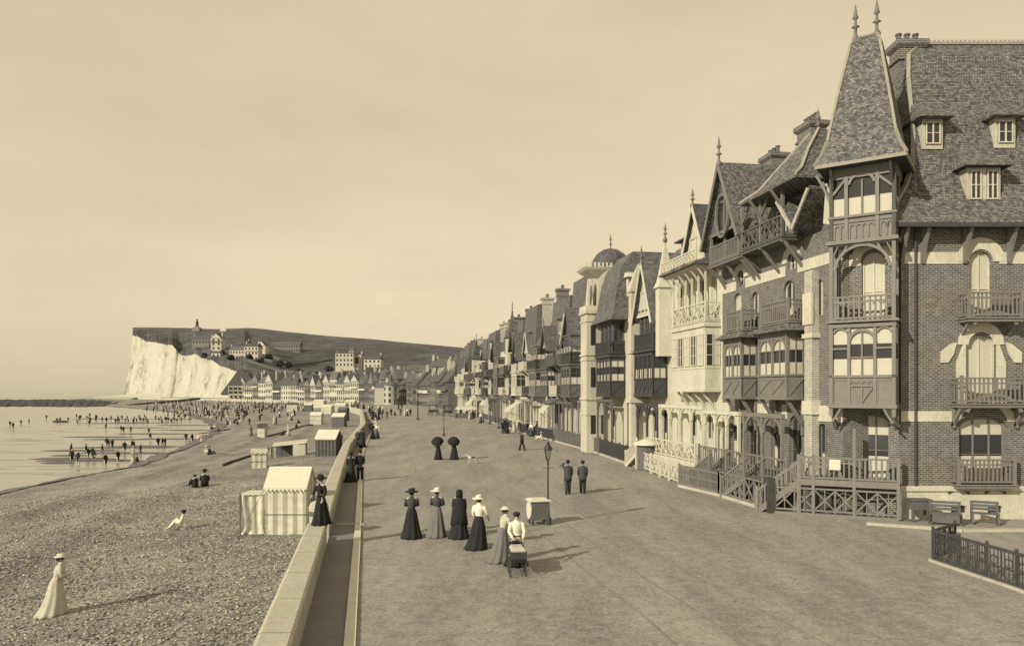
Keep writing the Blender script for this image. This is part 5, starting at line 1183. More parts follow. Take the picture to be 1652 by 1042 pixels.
# buildings on the hill
def hill_house(pxa, pxb, pyt, pyb, Y, label, wall, roof, nx, nz, kind='mansard', rise=.25, d=12, name='hill_house'):
    zb = gz(pyb, Y); H = gz(pyt, Y)-zb; w = gx(pxb, Y)-gx(pxa, Y)
    return far_house((gx(pxa, Y), Y, zb), 0, w, d, H*(1-rise), H*rise, wall, roof, label, nx, nz, kind, name, base=-14, wsz=(w/nx*.42, H*(1-rise)/nz*.5))
hill_house(541, 570, 567, 592, 560, 'white hotel on the slope above the town, left part with a tower', cream_m, slate2_m, 5, 3, 'flat', .12)
hill_house(568, 583, 570, 592, 566, 'plain pale block adjoining the white hotel on its right', cream_m, slate2_m, 1, 1, 'flat', .1)
hill_house(563, 570, 560, 580, 570, 'small stair tower rising from the white hotel', white_m, slate2_m, 1, 2, 'ridge', .3, 6)
hill_house(587, 614, 572, 594, 560, 'smaller pale hotel with dormers, right of the white hotel', white_m, slate_m, 4, 2, 'mansard', .35)
hill_house(394, 416, 553, 582, 690, 'bright square mansion on the hillside, right end of the pale terrace', white_m, slate_m, 4, 3, 'ridge', .2)
hill_house(370, 394, 558, 580, 700, 'pale stepped terrace adjoining the bright square mansion', cream_m, slate2_m, 5, 2, 'mansard', .3)
hill_house(340, 357, 537, 565, 760, 'tall hillside house with an arched gable, above the chalk cliff', cream_m, slate_m, 2, 3, 'gable', .3)
hill_house(310, 340, 542, 556, 800, 'group of low villas among shrubs left of the tall gabled hillside house', grayw_m, slate_m, 6, 1, 'mansard', .4)
hill_house(341, 355, 566, 577, 720, 'small white house just below the tall gabled hillside house', white_m, slate_m, 2, 1, 'ridge', .3)
hill_house(362, 400, 549, 557, 830, 'long low dark row behind the bright square mansion', grayw_m, slate_m, 9, 1, 'ridge', .3)
hill_house(414, 428, 549, 566, 760, 'white gabled pavilion right of the bright square mansion', white_m, slate_m, 1, 1, 'gable', .5)
hill_house(438, 484, 551, 569, 850, 'long grey institute high on the hillside', grayw_m, slate2_m, 12, 2, 'ridge', .25)
hill_house(704, 727, 578, 586, 500, 'white cottage at the right foot of the hill', white_m, slate_m, 3, 1, 'ridge', .3)
# statue and hut on the skyline
Y = 1000; t = thing('hilltop_monument', 'small dark monument on a pale pedestal on the skyline above the cliff', 'monument', (gx(318, Y), Y, gz(531, Y)))
mb = MB(); mb.rects([(-5, 5, -5, 5, -3), (-4.5, 4.5, -4, 4, 2), (-2.5, 2.5, -2, 2, 2.2), (-2, 2, -2, 2, 4)]); mb.build('pedestal', grayw_m, t); mb = MB(); mb.lathe(0, 0, [(2.2, 4), (1.6, 7), (1.9, 9), (.9, 11), (1.2, 12.5), (.1, 14.5)], 10); mb.build('figure', darkw_m, t)
Y = 1000; mb = MB(); mb.rects([(-4, 4, -3, 3, -2), (-4, 4, -3, 3, 3), (-2.5, 2.5, -2, 2, 5)]); tag(mb.build('hilltop_hut', white_m, loc=(gx(361, Y), Y, gz(535, Y))), 'tiny bright white hut on the hill skyline above the mansions', 'hut')
# dark scrub and trees on the lower slope
leaf_m = ground_mat('scrub_leaves', 0.07, 0.6, [(0.3, .6), (2, .6)])
def scrub(px, Y, r, h, seed, label):
    q = random.Random(seed); z = hill_z(px, Y); t = thing('scrub_tree', label, 'tree', (gx(px, Y), Y, z), 0, 'dark trees on the lower hillside'); mb = MB()
    for _ in range(260):
        a = q.random()*6.28; e = q.random()**.5; zz = q.random(); rr_ = r*e*(1-abs(zz-.4)*.9); sz = q.uniform(.4, 1.0); c_ = Vector((rr_*math.cos(a), rr_*math.sin(a), h*(.2+.8*zz))); u = Vector((q.uniform(-1, 1), q.uniform(-1, 1), q.uniform(-1, 1))).normalized()*sz; w_ = u.cross(Vector((q.uniform(-1, 1), q.uniform(-1, 1), .3))).normalized()*sz
        mb.quad(c_-u-w_, c_+u-w_, c_+u+w_, c_-u+w_)
    mb.build('crown', leaf_m, t); mb = MB(); mb.lathe(0, 0, [(.3, -2), (.15, h*.6)], 6); mb.build('trunk', darkw_m, t); return t
for k, px in enumerate((330, 344, 358, 372, 386, 402, 418, 434, 450, 466, 482, 498, 514, 530, 546, 604, 622, 640, 660, 680)):
    Y = {0: 700}.get(k, Yc(px)+(60 if px < 400 else 90)+rt.uniform(-20, 40)); scrub(px, Y, rt.uniform(2.5, 5.5), rt.uniform(3, 6), 100+k, ['first', 'second', 'third', 'fourth', 'fifth', 'sixth', 'seventh', 'eighth', 'ninth', 'tenth', 'eleventh', 'twelfth', 'thirteenth', 'fourteenth', 'fifteenth', 'sixteenth', 'seventeenth', 'eighteenth', 'nineteenth', 'twentieth'][k]+' dark bush, from the cliff, on the hillside above the seafront roofs')

# ================================================================== BEACH TENTS, POSTS, STREET THINGS
stripe_m = striped('striped_canvas', .36, .60, .42, .5); dstripe_m = striped('dark_striped_canvas', .05, .11, .34, .5)
def tent(px, py, w, d, hf, hr, mat, roofm, label, rz=0.0, awn=None, z=None, name='beach_tent'):
    p = onbeach(px, py); t = thing(name, label, 'beach tent', p, rz, 'canvas bathing tents on the beach')
    mb = MB(); mb.box(0, w, 0, d, -.3, hf); mb.loft([[(0, 0, hf), (0, d, hf), (0, d/2, hr)], [(w, 0, hf), (w, d, hf), (w, d/2, hr)]]); b_ = mb.build('walls', mat, t)
    mb = MB(); mb.box(-.03, w+.03, -.03, -.0, hf*.42, hf*.42+.03); mb.build('seam_rope', midw_m, b_)
    mb = MB(); mb.loft([[(x, -.1, hf-.06), (x, d/2, hr+.02), (x, d+.1, hf-.06), (x, d+.1, hf), (x, d/2, hr+.08), (x, -.1, hf)] for x in (-.06, w+.06)])
    n = int(w/.16)
    for i in range(n): x = i*w/n; mb.loft([[(x, -.11, hf-.05), (x+w/n, -.11, hf-.05), (x+w/n*.5, -.12, hf-.17)], [(x, -.10, hf-.05), (x+w/n, -.10, hf-.05), (x+w/n*.5, -.11, hf-.17)]])
    mb.build('roof', roofm, t)
    if w > 1.6 and d < 2:
        for x, y, dx, dy in ((0, 0, -.9, -.7), (w, d, .5, .9)): mb = MB(); mb.beam((x, y, hf), (x+dx, y+dy, -.02), .018, .018); mb.beam((x+dx, y+dy, -.15), (x+dx, y+dy, .12), .04, .04); mb.build('guy_rope', midw_m, t)
    if awn:
        n = 22; rings = []
        for zf in (0, .12, .3, .5, .7, .88, 1.0):
            pinch = 1-.22*math.exp(-((zf-.35)/.22)**2) if awn != 'flat' else 1
            fl = .22 if zf == 0 else 0
            row = []
            for j in range(n):
                a = j/(n-1); xx = -w*.62*(1-a)
                xm_ = -w*.31; xx = xm_+(xx-xm_)*pinch; row.append((xx-.0*fl+(-fl if a < .5 else 0)*(1-a), .05*math.sin(a*19+zf*2)+(.10*math.sin(a*math.pi))-.15*fl, zf*(hf-.25)+(-.15*math.sin(a*math.pi) if zf > .95 else 0)))
            rings.append(row)
        mb = MB(); vs_ = [q for r_ in rings for q in r_]; vs2 = [(a, b+.03, c) for a, b, c in vs_]
        fs = [(i*n+j, i*n+j+1, (i+1)*n+j+1, (i+1)*n+j) for i in range(len(rings)-1) for j in range(n-1)]; mb.add(vs_, fs); mb.add(vs2, fs)
        mb.build('front_curtain', mat, t, smooth=True)
        mb = MB(); mb.box(-w*.62, 0, .0, d*.8, hf-.3, hf-.26); mb.build('awning', roofm, t)
        for x, y in ((-w*.62, .02), (-w*.62, d*.8)): mb = MB(); mb.beam((x, y, -.2), (x, y, hf-.2), .05, .05); mb.build('pole', midw_m, t)
    return t
tent(428, 862, 1.72, 1.5, 1.98, 2.72, stripe_m, canvas_m, 'large striped bathing tent with a pale sloping roof and side awning, nearest on the beach', 0, True)
tent(509, 737, 1.95, 1.9, 1.75, 2.45, dstripe_m, canvas_m, 'dark striped bathing tent with a pale roof beside the sea wall', -.1)
p = onbeach(440, 752)
tent(405, 756, 1.25, 1.2, 1.35, 1.55, stripe_m, stripe_m, 'small sagging striped tent behind the nearest large tent', .25, None)
t = thing('canvas_windbreak', 'low pale canvas shelter on posts between the striped tent and the dark tent', 'windbreak', onbeach(438, 738), R(8), 'canvas bathing tents on the beach')
L = gx(508, 56)-gx(438, 56)
mb = MB(); mb.loft([[(0, 0, 1.05), (L, 0, 1.35), (L, 1.6, 1.65), (0, 1.6, 1.3)], [(0, 0, 1.1), (L, 0, 1.4), (L, 1.6, 1.7), (0, 1.6, 1.35)]]); mb.build('roof_cloth', cream_m, t)
mb = MB(); mb.box(L*.62, L, 0, .04, -.2, 1.25); mb.build('cloth_panel', cream_m, t); mb = MB(); mb.box(-.2, L*.12, .1, .14, -.2, 1.1); mb.build('cloth_panel', stripe_m, t)
for x in (0, L*.3, L*.6, L): mb = MB(); mb.beam((x, .02, -.3), (x, .02, 1.1+.3*x/L), .08, .08); mb.build('post', darkw_m, t)
mb = MB(); mb.box(.1, L-.1, 1.5, 1.6, -.1, 1.2); mb.build('back_cloth', midw_m, t)
LT = [(500, 685, 2.2, 1.9, cream_m, canvas_m, 'pale tent directly beyond the dark striped tent'), (535, 690, 2.2, 2.0, midw_m, canvas_m, 'pale roofed bathing hut close to the sea wall beyond the dark tent'), (545, 680, 1.9, 2.5, darkw_m, midw_m, 'dark square bathing hut beside the sea wall'),
      (518, 668, 3.0, 2.1, cream_m, canvas_m, 'broad cream tent farther along the sea wall'), (490, 664, 2.6, 2.2, midw_m, canvas_m, 'grey tent at the upper beach, left of the broad cream tent'), (540, 664, 3.2, 2.1, cream_m, canvas_m, 'small cream hut beside the far sea wall'),
      (462, 664, 3.4, 2.4, cream_m, slate_m, 'pale cabin with a dark back on the far upper beach'), (505, 658, 4.2, 2.6, white_m, canvas_m, 'white marquee on the far upper beach'), (556, 659, 3.6, 2.6, cream_m, canvas_m, 'far cream cabin near the crowd on the promenade'),
      (415, 704, 1.2, 1.4, cream_m, darkw_m, 'tiny canvas chair shelter alone on the middle beach')]
for px, py, w, hf, m_, r_, lab in LT: tent(px, py, w, w*.8, hf, hf+.5, m_, r_, lab, rt.uniform(-.2, .1), name='beach_tent')
# groyne boards lying across the shingle
for k, (a, b, lab) in enumerate((((360, 752), (436, 724), 'low dark timber board line running down the shingle below the small tent'), ((430, 705), (505, 686), 'low dark board line from the tents down the beach'), ((300, 700), (372, 693), 'faint board line near the water'))):
    A, B = onbeach(*a), onbeach(*b); mb = MB(); n = 8
    for i in range(n):
        u, w_ = A.lerp(B, i/n), A.lerp(B, (i+1)/n); u.z = beach_z(u.x, u.y)+.08; w_.z = beach_z(w_.x, w_.y)+.08; mb.beam(u, w_, .12, .3)
    tag(mb.build('groyne', darkw_m), lab, 'groyne')

# street lamp with the box at its foot
def lamp(px, py, label, h=3.25):
    t = thing('street_lamp', label, 'street lamp', ground(px, py), 0, 'gas lamps on the promenade')
    mb = MB(); mb.lathe(0, 0, [(.14, 0), (.14, .25), (.08, .35), (.06, .9), (.075, .95), (.04, 1.05), (.032, h-.9), (.06, h-.86), (.03, h-.8), (.05, h-.72)], 10); mb.beam((-.22, 0, h-1.02), (.22, 0, h-1.02), .025, .025); mb.build('post', iron_m, t, smooth=False)
    mb = MB(); z0 = h-.72
    for k in range(4):
        a, b = k*math.pi/2+math.pi/4, (k+1)*math.pi/2+math.pi/4; P = lambda r_, an, z_: (r_*math.cos(an), r_*math.sin(an), z_)
        mb.beam(P(.09, a, z0), P(.19, a, z0+.42), .022, .022); mb.beam(P(.19, a, z0+.42), P(.19, b, z0+.42), .03, .03); mb.beam(P(.09, a, z0), P(.09, b, z0), .025, .025)
    mb.lathe(0, 0, [(.20, z0+.42), (.10, z0+.58), (.07, z0+.60), (.08, z0+.66), (.02, z0+.74)], 4); lf = mb.build('lantern', iron_m, t)
    mb = MB(); mb.rects([(-.055, .055, -.055, .055, z0+.02), (-.125, .125, -.125, .125, z0+.41)]); mb.build('glass_shade', cream_m if False else zinc_m, lf); return t
lamp(884, 846, 'tall gas street lamp with a square lantern beside the box cart, right of the nursemaid')
lamp(716, 703, 'gas street lamp farther off, behind the two people under dark umbrellas', 3.6)
t = thing('flag_pole', 'tall thin pole standing in the middle of the far promenade', 'pole', ground(674, 677)); mb = MB(); mb.lathe(0, 0, [(.13, 0), (.10, 3), (.05, 9.5), (.09, 9.6), (.02, 9.8)], 8); mb.build('pole', darkw_m, t); mb = MB(); mb.lathe(0, 0, [(.3, 0), (.22, .4)], 8); mb.build('base', darkw_m, t)
t = thing('box_cart', 'small dark box on legs with a pale lid and round disc at the lamp foot', 'cart', ground(868, 845), R(14))
mb = MB(); mb.box(-.34, .38, -.3, .3, .2, .92); mb.box(-.36, .40, -.32, .32, .22, .27); mb.build('box', midw_m, t); mb = MB(); mb.rects([(-.42, .44, -.36, .36, .92), (-.42, .44, -.36, .36, .97), (-.3, .3, -.2, .2, 1.03)]); mb.build('lid', canvas_m, t)
mb = MB(); mb.tube([(-.39, 0, .56), (-.35, 0, .56)], [.34, .34], 16); mb.build('disc', canvas_m, t)
for x in (-.28, .32):
    for y in (-.24, .24): mb = MB(); mb.beam((x, y, 0), (x, y, .22), .07, .07); mb.build('leg', darkw_m, t)
# handcart / carriages standing far off
def carriage(px, py, label, flip=1, group='vehicles at the far end of the promenade'):
    t = thing('carriage', label, 'carriage', ground(px, py), 0 if flip > 0 else math.pi, group)
    mb = MB(); mb.rects([(-1.0, .9, -.6, .6, .7), (-1.1, 1.0, -.65, .65, 1.3), (-.95, .2, -.6, .6, 1.32)]); mb.build('body', cl_dark, t)
    mb = MB(); mb.rects([(-1.1, .6, -.7, .7, 2.2), (-1.0, .5, -.65, .65, 2.35)]); mb.build('hood', cl_black, t)
    for x in (-1.0, .5): mb = MB(); mb.beam((x, .6, 1.3), (x, .6, 2.2), .05, .05); mb.beam((x, -.6, 1.3), (x, -.6, 2.2), .05, .05); mb.build('hood_frame', darkw_m, t)
    for x, r_ in ((-.8, .6), (.9, .45)):
        for y in (-.72, .72):
            mb = MB(); P = [(x+r_*math.cos(k*.524), y, r_+r_*math.sin(k*.524)) for k in range(13)]
            for a, b in zip(P, P[1:]): mb.beam(a, b, .06, .06)
            for k in range(0, 12, 2): mb.beam((x, y, r_), P[k], .04, .04)
            mb.build('wheel', darkw_m, t)
    return t
carriage(700, 670, 'dark open carriage standing at the far left of the parked vehicles'); carriage(722, 671, 'dark hooded carriage beside the pale awning at the row end', -1)
t = thing('covered_stall', 'pale covered stall at the far end of the fences, beside the carriages', 'stall', ground(752, 674)); mb = MB(); mb.rects([(-2.2, 2.2, -1, 1, 1.7), (-1.8, 1.8, -.4, .6, 2.3)]); mb.build('roof', cream_m, t); mb = MB(); mb.box(-2.1, 2.1, -.8, .8, .0, .9); mb.build('counter', midw_m, t)
for x in (-2.0, 2.0): mb = MB(); mb.beam((x, -.9, 0), (x, -.9, 1.72), .08, .08); mb.build('post', darkw_m, t)

# ================================================================== PEOPLE
def skin_body(joints, edges, scale=1.0, extra=None):
    """one continuous body surface grown over a jointed skeleton; joints = {name: (x, y, z, r)}"""
    names = list(joints); ix = {n_: i for i, n_ in enumerate(names)}
    me = bpy.data.meshes.new('person_body'); me.from_pydata([tuple(c*scale for c in joints[n_][:3]) for n_ in names], [(ix[a], ix[b]) for a, b in edges], [])
    o = bpy.data.objects.new('tmp_body', me); COL.objects.link(o)
    sk = o.modifiers.new('skin', 'SKIN'); sk.use_smooth_shade = True
    lay = me.skin_vertices[0].data if me.skin_vertices else None
    if lay is None: return None
    for n_ in names: lay[ix[n_]].radius = (joints[n_][3]*scale,)*2
    lay[ix['pelvis']].use_root = True
    sb = o.modifiers.new('sub', 'SUBSURF'); sb.levels = sb.render_levels = 1
    bpy.context.view_layer.update()
    dg = bpy.context.evaluated_depsgraph_get(); m2 = bpy.data.meshes.new_from_object(o.evaluated_get(dg))
    bpy.data.objects.remove(o); return m2
def ringf(cx, cy, z, rx, ry, n=16, fold=0, nf=9, ph=0, tilt=0):
    return [(cx+(rx+fold*math.sin(nf*2*math.pi*j/n+ph))*math.cos(2*math.pi*j/n), cy+(ry+fold*math.sin(nf*2*math.pi*j/n+ph))*math.sin(2*math.pi*j/n), z+tilt*math.sin(2*math.pi*j/n)) for j in range(n)]
def person(label, loc, face, sex='w', top=cl_dark, low=cl_dark, hat=None, hatm=None, h=1.66, arms=None, wide=1.0, cape=False, apron=False, bustle=.12, group=None, stride=.0, lean=0.0):
    """face = heading in radians (0 looks along +Y, away from the camera). arms: {'L': (elbow, wrist), 'R': ...}"""
    t = thing('person', label, 'person', loc, face, group); s = h/1.68
    A = {'L': ((-.23, -.02, 1.15), (-.20, .10, .93)), 'R': ((.23, -.02, 1.15), (.20, .10, .93))}
    if arms: A.update(arms)
    J = {'pelvis': (0, 0, .93, .12), 'waist': (0, lean*.1, 1.06, .10), 'chest': (0, lean*.3, 1.28, .12), 'neck0': (0, lean*.45, 1.42, .06), 'neck': (0, lean*.5+.005, 1.475, .048), 'jaw': (0, lean*.5+.02, 1.53, .062), 'head': (0, lean*.5+.01, 1.60, .078), 'crown': (0, lean*.5, 1.645, .055)}
    E = [('pelvis', 'waist'), ('waist', 'chest'), ('chest', 'neck0'), ('neck0', 'neck'), ('neck', 'jaw'), ('jaw', 'head'), ('head', 'crown')]
    fing = []
    for sd, sg in (('L', -1), ('R', 1)):
        el, wr = Vector(A[sd][0]), Vector(A[sd][1]); sh = Vector((sg*.17, lean*.4, 1.39)); dd = (wr-el).normalized(); pm = wr+dd*.07
        J['sh'+sd] = (*sh, .055); J['el'+sd] = (*el, .040); J['wr'+sd] = (*wr, .026); J['pa'+sd] = (*pm, .032)
        E += [('neck0', 'sh'+sd), ('sh'+sd, 'el'+sd), ('el'+sd, 'wr'+sd), ('wr'+sd, 'pa'+sd)]
        side = dd.cross(Vector((0, 1, .2))).normalized() if abs(dd.y) < .9 else Vector((1, 0, 0)); dn = Vector((0, .25, -.5))
        for k in range(4): f0 = pm+side*(-.027+.018*k); L_ = (.062, .075, .070, .055)[k]; fing.append(([f0, f0+dd*L_*.6+dn*.008, f0+dd*L_+dn*.035], [.009, .008, .006]))
        th = wr+dd*.035+side*-.03; fing.append(([th, th-side*.025+dd*.03, th-side*.03+dd*.055], [.010, .009, .006]))
        fy = stride*sg
        J['hip'+sd] = (sg*.085, 0, .87, .085); J['kn'+sd] = (sg*.09, fy*.55+.02, .48, .056); J['an'+sd] = (sg*.09, fy, .09, .038); J['to'+sd] = (sg*.10, fy+.15, .035, .034)
        E += [('pelvis', 'hip'+sd), ('hip'+sd, 'kn'+sd), ('kn'+sd, 'an'+sd), ('an'+sd, 'to'+sd)]
    me = skin_body(J, E, s)
    mb = MB()
    for P, r_ in fing: mb.tube([p*s for p in P], [q*s for q in r_], 5)
    hy = lean*.5*s
    mb.ball((0, hy+.087*s, 1.575*s), .012*s, .02*s, .018*s, 6, 4); mb.ball((-.078*s, hy+.0, 1.58*s), .012*s, .018*s, .03*s, 6, 4); mb.ball((.078*s, hy, 1.58*s), .012*s, .018*s, .03*s, 6, 4)
    k0 = len(mb.v)
    if me:
        for v_ in me.vertices: mb.v.append(tuple(v_.co))
        for p_ in me.polygons: mb.f.append(tuple(k0+i for i in p_.vertices)); mb.m.append(0)
    body = mb.build('body', skin_m, t, smooth=True)
    S = lambda r_: [[(x*s, y*s, z*s) for x, y, z in q] for q in r_]
    if sex == 'w':
        mb = MB(); n = 40
        mb.loft(S([ringf(0, 0, 1.09, .115*wide, .10, n), ringf(0, -.01, 1.0, .15*wide, .14, n, .002), ringf(0, -.03, .88, .19*wide, .18, n, .006), ringf(0, -.04, .6, .235*wide, .235, n, .017), ringf(0, -.05-bustle*.3, .3, .29*wide, .30, n, .026), ringf(0, -.06-bustle*.6, .1, .34*wide, .36, n, .036), ringf(0, -.07-bustle, .015, .37*wide, .40, n, .044)])); mb.build('skirt', low, t, smooth=True)
    else:
        for sg in (-1, 1):
            fy = stride*sg; mb = MB(); mb.tube([Vector(p)*s for p in ((sg*.08, 0, .93), (sg*.088, .01, .72), (sg*.09, fy*.55+.02, .48), (sg*.09, fy, .1))], [.115*s, .10*s, .08*s, .07*s], 10); mb.build('trouser_leg', low, t, smooth=True)
            mb = MB(); mb.tube([Vector(p)*s for p in ((sg*.09, fy-.05, .05), (sg*.095, fy+.06, .05), (sg*.10, fy+.18, .035))], [.05*s, .05*s, .035*s], 8); mb.build('shoe', boot_m, t, smooth=True)
    mb = MB(); ly = lambda z: lean*(.1+.35*max(0, (z-1.06)/.36))
    if sex == 'w': R_ = [ringf(0, ly(z), z, rx*wide, ry, 20, f_) for z, rx, ry, f_ in ((1.0, .15, .14, .006), (1.07, .125, .11, 0), (1.14, .14, .12, 0), (1.27, .18, .145, .004), (1.37, .185, .125, .003), (1.42, .12, .085, 0), (1.475, .06, .06, 0), (1.50, .052, .055, 0))]
    else: R_ = [ringf(0, ly(z)-.0, z, rx*wide, ry, 20, f_) for z, rx, ry, f_ in ((.70, .21, .17, .008), (.85, .205, .16, .005), (1.06, .185, .14, 0), (1.27, .215, .15, .004), (1.38, .215, .125, .003), (1.43, .13, .09, 0), (1.47, .068, .066, 0))]
    if cape: R_ = [ringf(0, -.02, z, rx, ry, 20, f_) for z, rx, ry, f_ in ((.45, .33, .30, .018), (.75, .29, .25, .014), (1.05, .25, .21, .009), (1.27, .23, .17, .006), (1.38, .20, .14, .003), (1.44, .11, .09, 0), (1.48, .065, .065, 0))]
    mb.loft(S(R_)); mb.build('cape' if cape else ('bodice' if sex == 'w' else 'jacket'), top, t, smooth=True)
    for sd, sg in (('L', -1), ('R', 1)):
        el, wr = Vector(A[sd][0]), Vector(A[sd][1]); sh = Vector((sg*.165, lean*.4, 1.39)); mb = MB()
        r_ = [.068, .072, .052, .045] if sex == 'w' else [.078, .07, .06, .05]
        mb.tube([sh*s, sh.lerp(el, .45)*s, el*s, (wr*.96+el*.04)*s], [q*s for q in r_], 9); mb.build('sleeve', top, t, smooth=True)
    # hair and hat
    mb = MB(); mb.ball((0, hy-.018*s, 1.605*s), .092*s, .098*s, .095*s, 12, 8)
    if sex == 'w': mb.ball((0, hy-.085*s, 1.59*s), .06*s, .05*s, .055*s, 9, 6)
    mb.build('hair', hair_m, t, smooth=True)
    if hat:
        z0 = 1.655; pr = {'wide': [(.07, -.01), (.235, -.02), (.24, .0), (.12, .02), (.115, .07), (.09, .105), (.02, .12)], 'boater': [(.08, 0), (.17, 0), (.17, .012), (.10, .015), (.098, .08), (.02, .085)], 'small': [(.09, -.02), (.15, -.01), (.15, .01), (.10, .03), (.11, .09), (.05, .12), (.02, .125)],
                          'cap': [(.085, -.03), (.11, -.01), (.115, .03), (.09, .06), (.02, .07)], 'veil': [(.06, -.22), (.125, -.20), (.12, -.02), (.10, .05), (.02, .09)], 'bowler': [(.08, -.01), (.14, .0), (.135, .015), (.10, .02), (.098, .08), (.06, .12), (.02, .13)]}[hat]
        mb = MB(); mb.lathe(0, hy, [(a*s, (z0+b)*s) for a, b in pr], 16, sx=1.0, sy=1.08)
        if hat == 'wide': mb.ball((.06*s, hy-.05*s, (z0+.09)*s), .07*s, .06*s, .05*s, 8, 5)
        mb.build('hat', hatm or top, t, smooth=True)
    if apron:
        mb = MB(); mb.loft(S([[( .13*math.cos(a)*k, .13*math.sin(a)*k+.02+(.02 if k > 1 else 0), z) for a in [math.pi*(.08+.84*j/9) for j in range(10)]] for z, k in ((1.06, 1.02), (.85, 1.45), (.6, 1.78), (.38, 2.0))]), closed=False, cap=False); mb.build('apron', cl_white, t, smooth=True)
        mb = MB(); mb.loft(S([[( .20*math.cos(a)*k, .15*math.sin(a)*k, z) for a in [math.pi*(.2+.6*j/7) for j in range(8)]] for z, k in ((1.07, .72), (1.38, .95))]), closed=False, cap=False); mb.build('apron_bib', cl_white, t, smooth=True)
    return t
AW = math.pi   # facing the camera
fw = {'L': ((-.24, .02, 1.16), (-.10, .20, 1.10)), 'R': ((.24, .02, 1.16), (.10, .20, 1.10))}
person('woman in a black dress and dark hat walking away, leftmost of the promenade row', ground(664, 866), R(6), 'w', cl_dark, cl_black, 'wide', cl_black, 1.66, fw)
person('woman in a dark jacket, grey skirt and pale flowered hat, second of the row', ground(705, 864), R(-10), 'w', cl_dark, cl_grey, 'wide', straw_m, 1.66, fw)
person('woman wrapped in a long black cape with a veil, third of the row', ground(741, 866), R(-4), 'w', cl_black, cl_black, 'veil', cl_black, 1.66, None, cape=True)
person('woman in a white blouse, black skirt and white hat, fourth of the row', ground(773, 883), R(-28), 'w', cl_white, cl_black, 'wide', canvas_m, 1.68, {'R': ((.26, .06, 1.18), (.22, .24, .98))}, bustle=.16)
person('woman in a pale blouse and grey skirt bending beside the nursemaid', ground(811, 905), R(-60), 'w', cl_pale, cl_grey, 'boater', straw_m, 1.62, {'R': ((.22, .16, 1.14), (.12, .40, .98)), 'L': ((-.22, .14, 1.14), (-.12, .38, .98))}, lean=.22)
person('nursemaid in a dark cap and white apron pushing the pram towards the camera', ground(833, 914), AW+R(6), 'w', cl_white, cl_black, 'cap', cl_black, 1.6, {'R': ((.24, .12, 1.12), (.16, .42, .98)), 'L': ((-.24, .12, 1.12), (-.16, .42, .98))}, lean=.12, apron=True)
person('man in a dark suit and cap raising a hand to his head, by the villas', ground(916, 797), R(4), 'm', cl_dark, cl_dark, 'cap', cl_black, 1.70, {'L': ((-.36, .04, 1.36), (-.16, .08, 1.58))}, stride=.10)
person('man in a dark jacket and cap walking with arms down, right of his companion', ground(940, 796), R(-6), 'm', cl_dark, cl_black, 'cap', cl_black, 1.66, None, stride=-.12)
person('lone figure in a long dark coat crossing the promenade near the villa fences', ground(842, 726), R(-70), 'm', cl_black, cl_black, 'bowler', cl_black, 1.66, None, stride=.2)
def umbrella(px, py, label, tilt):
    p = ground(px, py)+Vector((.0, -.16, 1.38)); t = thing('umbrella', label, 'umbrella', p, 0, 'dark umbrellas on the promenade'); t.rotation_euler = (R(38), 0, tilt)
    mb = MB(); n = 16; rings = []
    for k, (r_, z) in enumerate(((.02, .36), (.16, .34), (.34, .24), (.46, .08), (.49, 0), (.46, .05), (.33, .21), (.16, .31), (.02, .33))): rings.append([((r_*(1-.05*(j % 2)*(r_ > .3)))*math.cos(6.283*j/n), (r_*(1-.05*(j % 2)*(r_ > .3)))*math.sin(6.283*j/n), z) for j in range(n)])
    mb.loft(rings); mb.build('canopy', cl_black, t); mb = MB(); mb.beam((0, 0, -.55), (0, 0, .34), .018, .018); mb.build('shaft', darkw_m, t)
hold = {'R': ((.24, .06, 1.12), (.06, .12, 1.20))}
person('person in dark clothes walking away under the left of two dark umbrellas', ground(707, 741), R(3), 'w', cl_black, cl_black, None, None, 1.62, hold, bustle=.04, wide=.9); umbrella(706, 741, 'open dark umbrella carried by the left walker of the pair', R(-4))
person('person in dark clothes walking away under the right of two dark umbrellas', ground(733, 741), R(-10), 'w', cl_black, cl_black, None, None, 1.62, hold, bustle=.10); umbrella(732, 741, 'open dark umbrella carried by the right walker of the pair', R(8))
# woman on the wall and the couple in the shade of it
pw = Vector((kerbX(25.0)-1.5, 25.0, .74)); pw.x = gx(517, 25.0)
person('woman in black with a feathered hat standing on the sea wall by the striped tent', pw, R(150), 'w', cl_black, cl_black, 'wide', cl_black, 1.60, {'R': ((.27, .02, 1.16), (.2, .2, 1.05))}, bustle=.0, wide=.78)
person('woman in black walking close to the sea wall, left of a couple', ground(566, 776), R(4), 'w', cl_black, cl_black, 'small', cl_black, 1.62)
person('man in black with a pale collar walking beside a woman along the shaded gutter', ground(581, 775), R(-176), 'm', cl_black, cl_black, 'bowler', cl_black, 1.72, None, stride=.1)
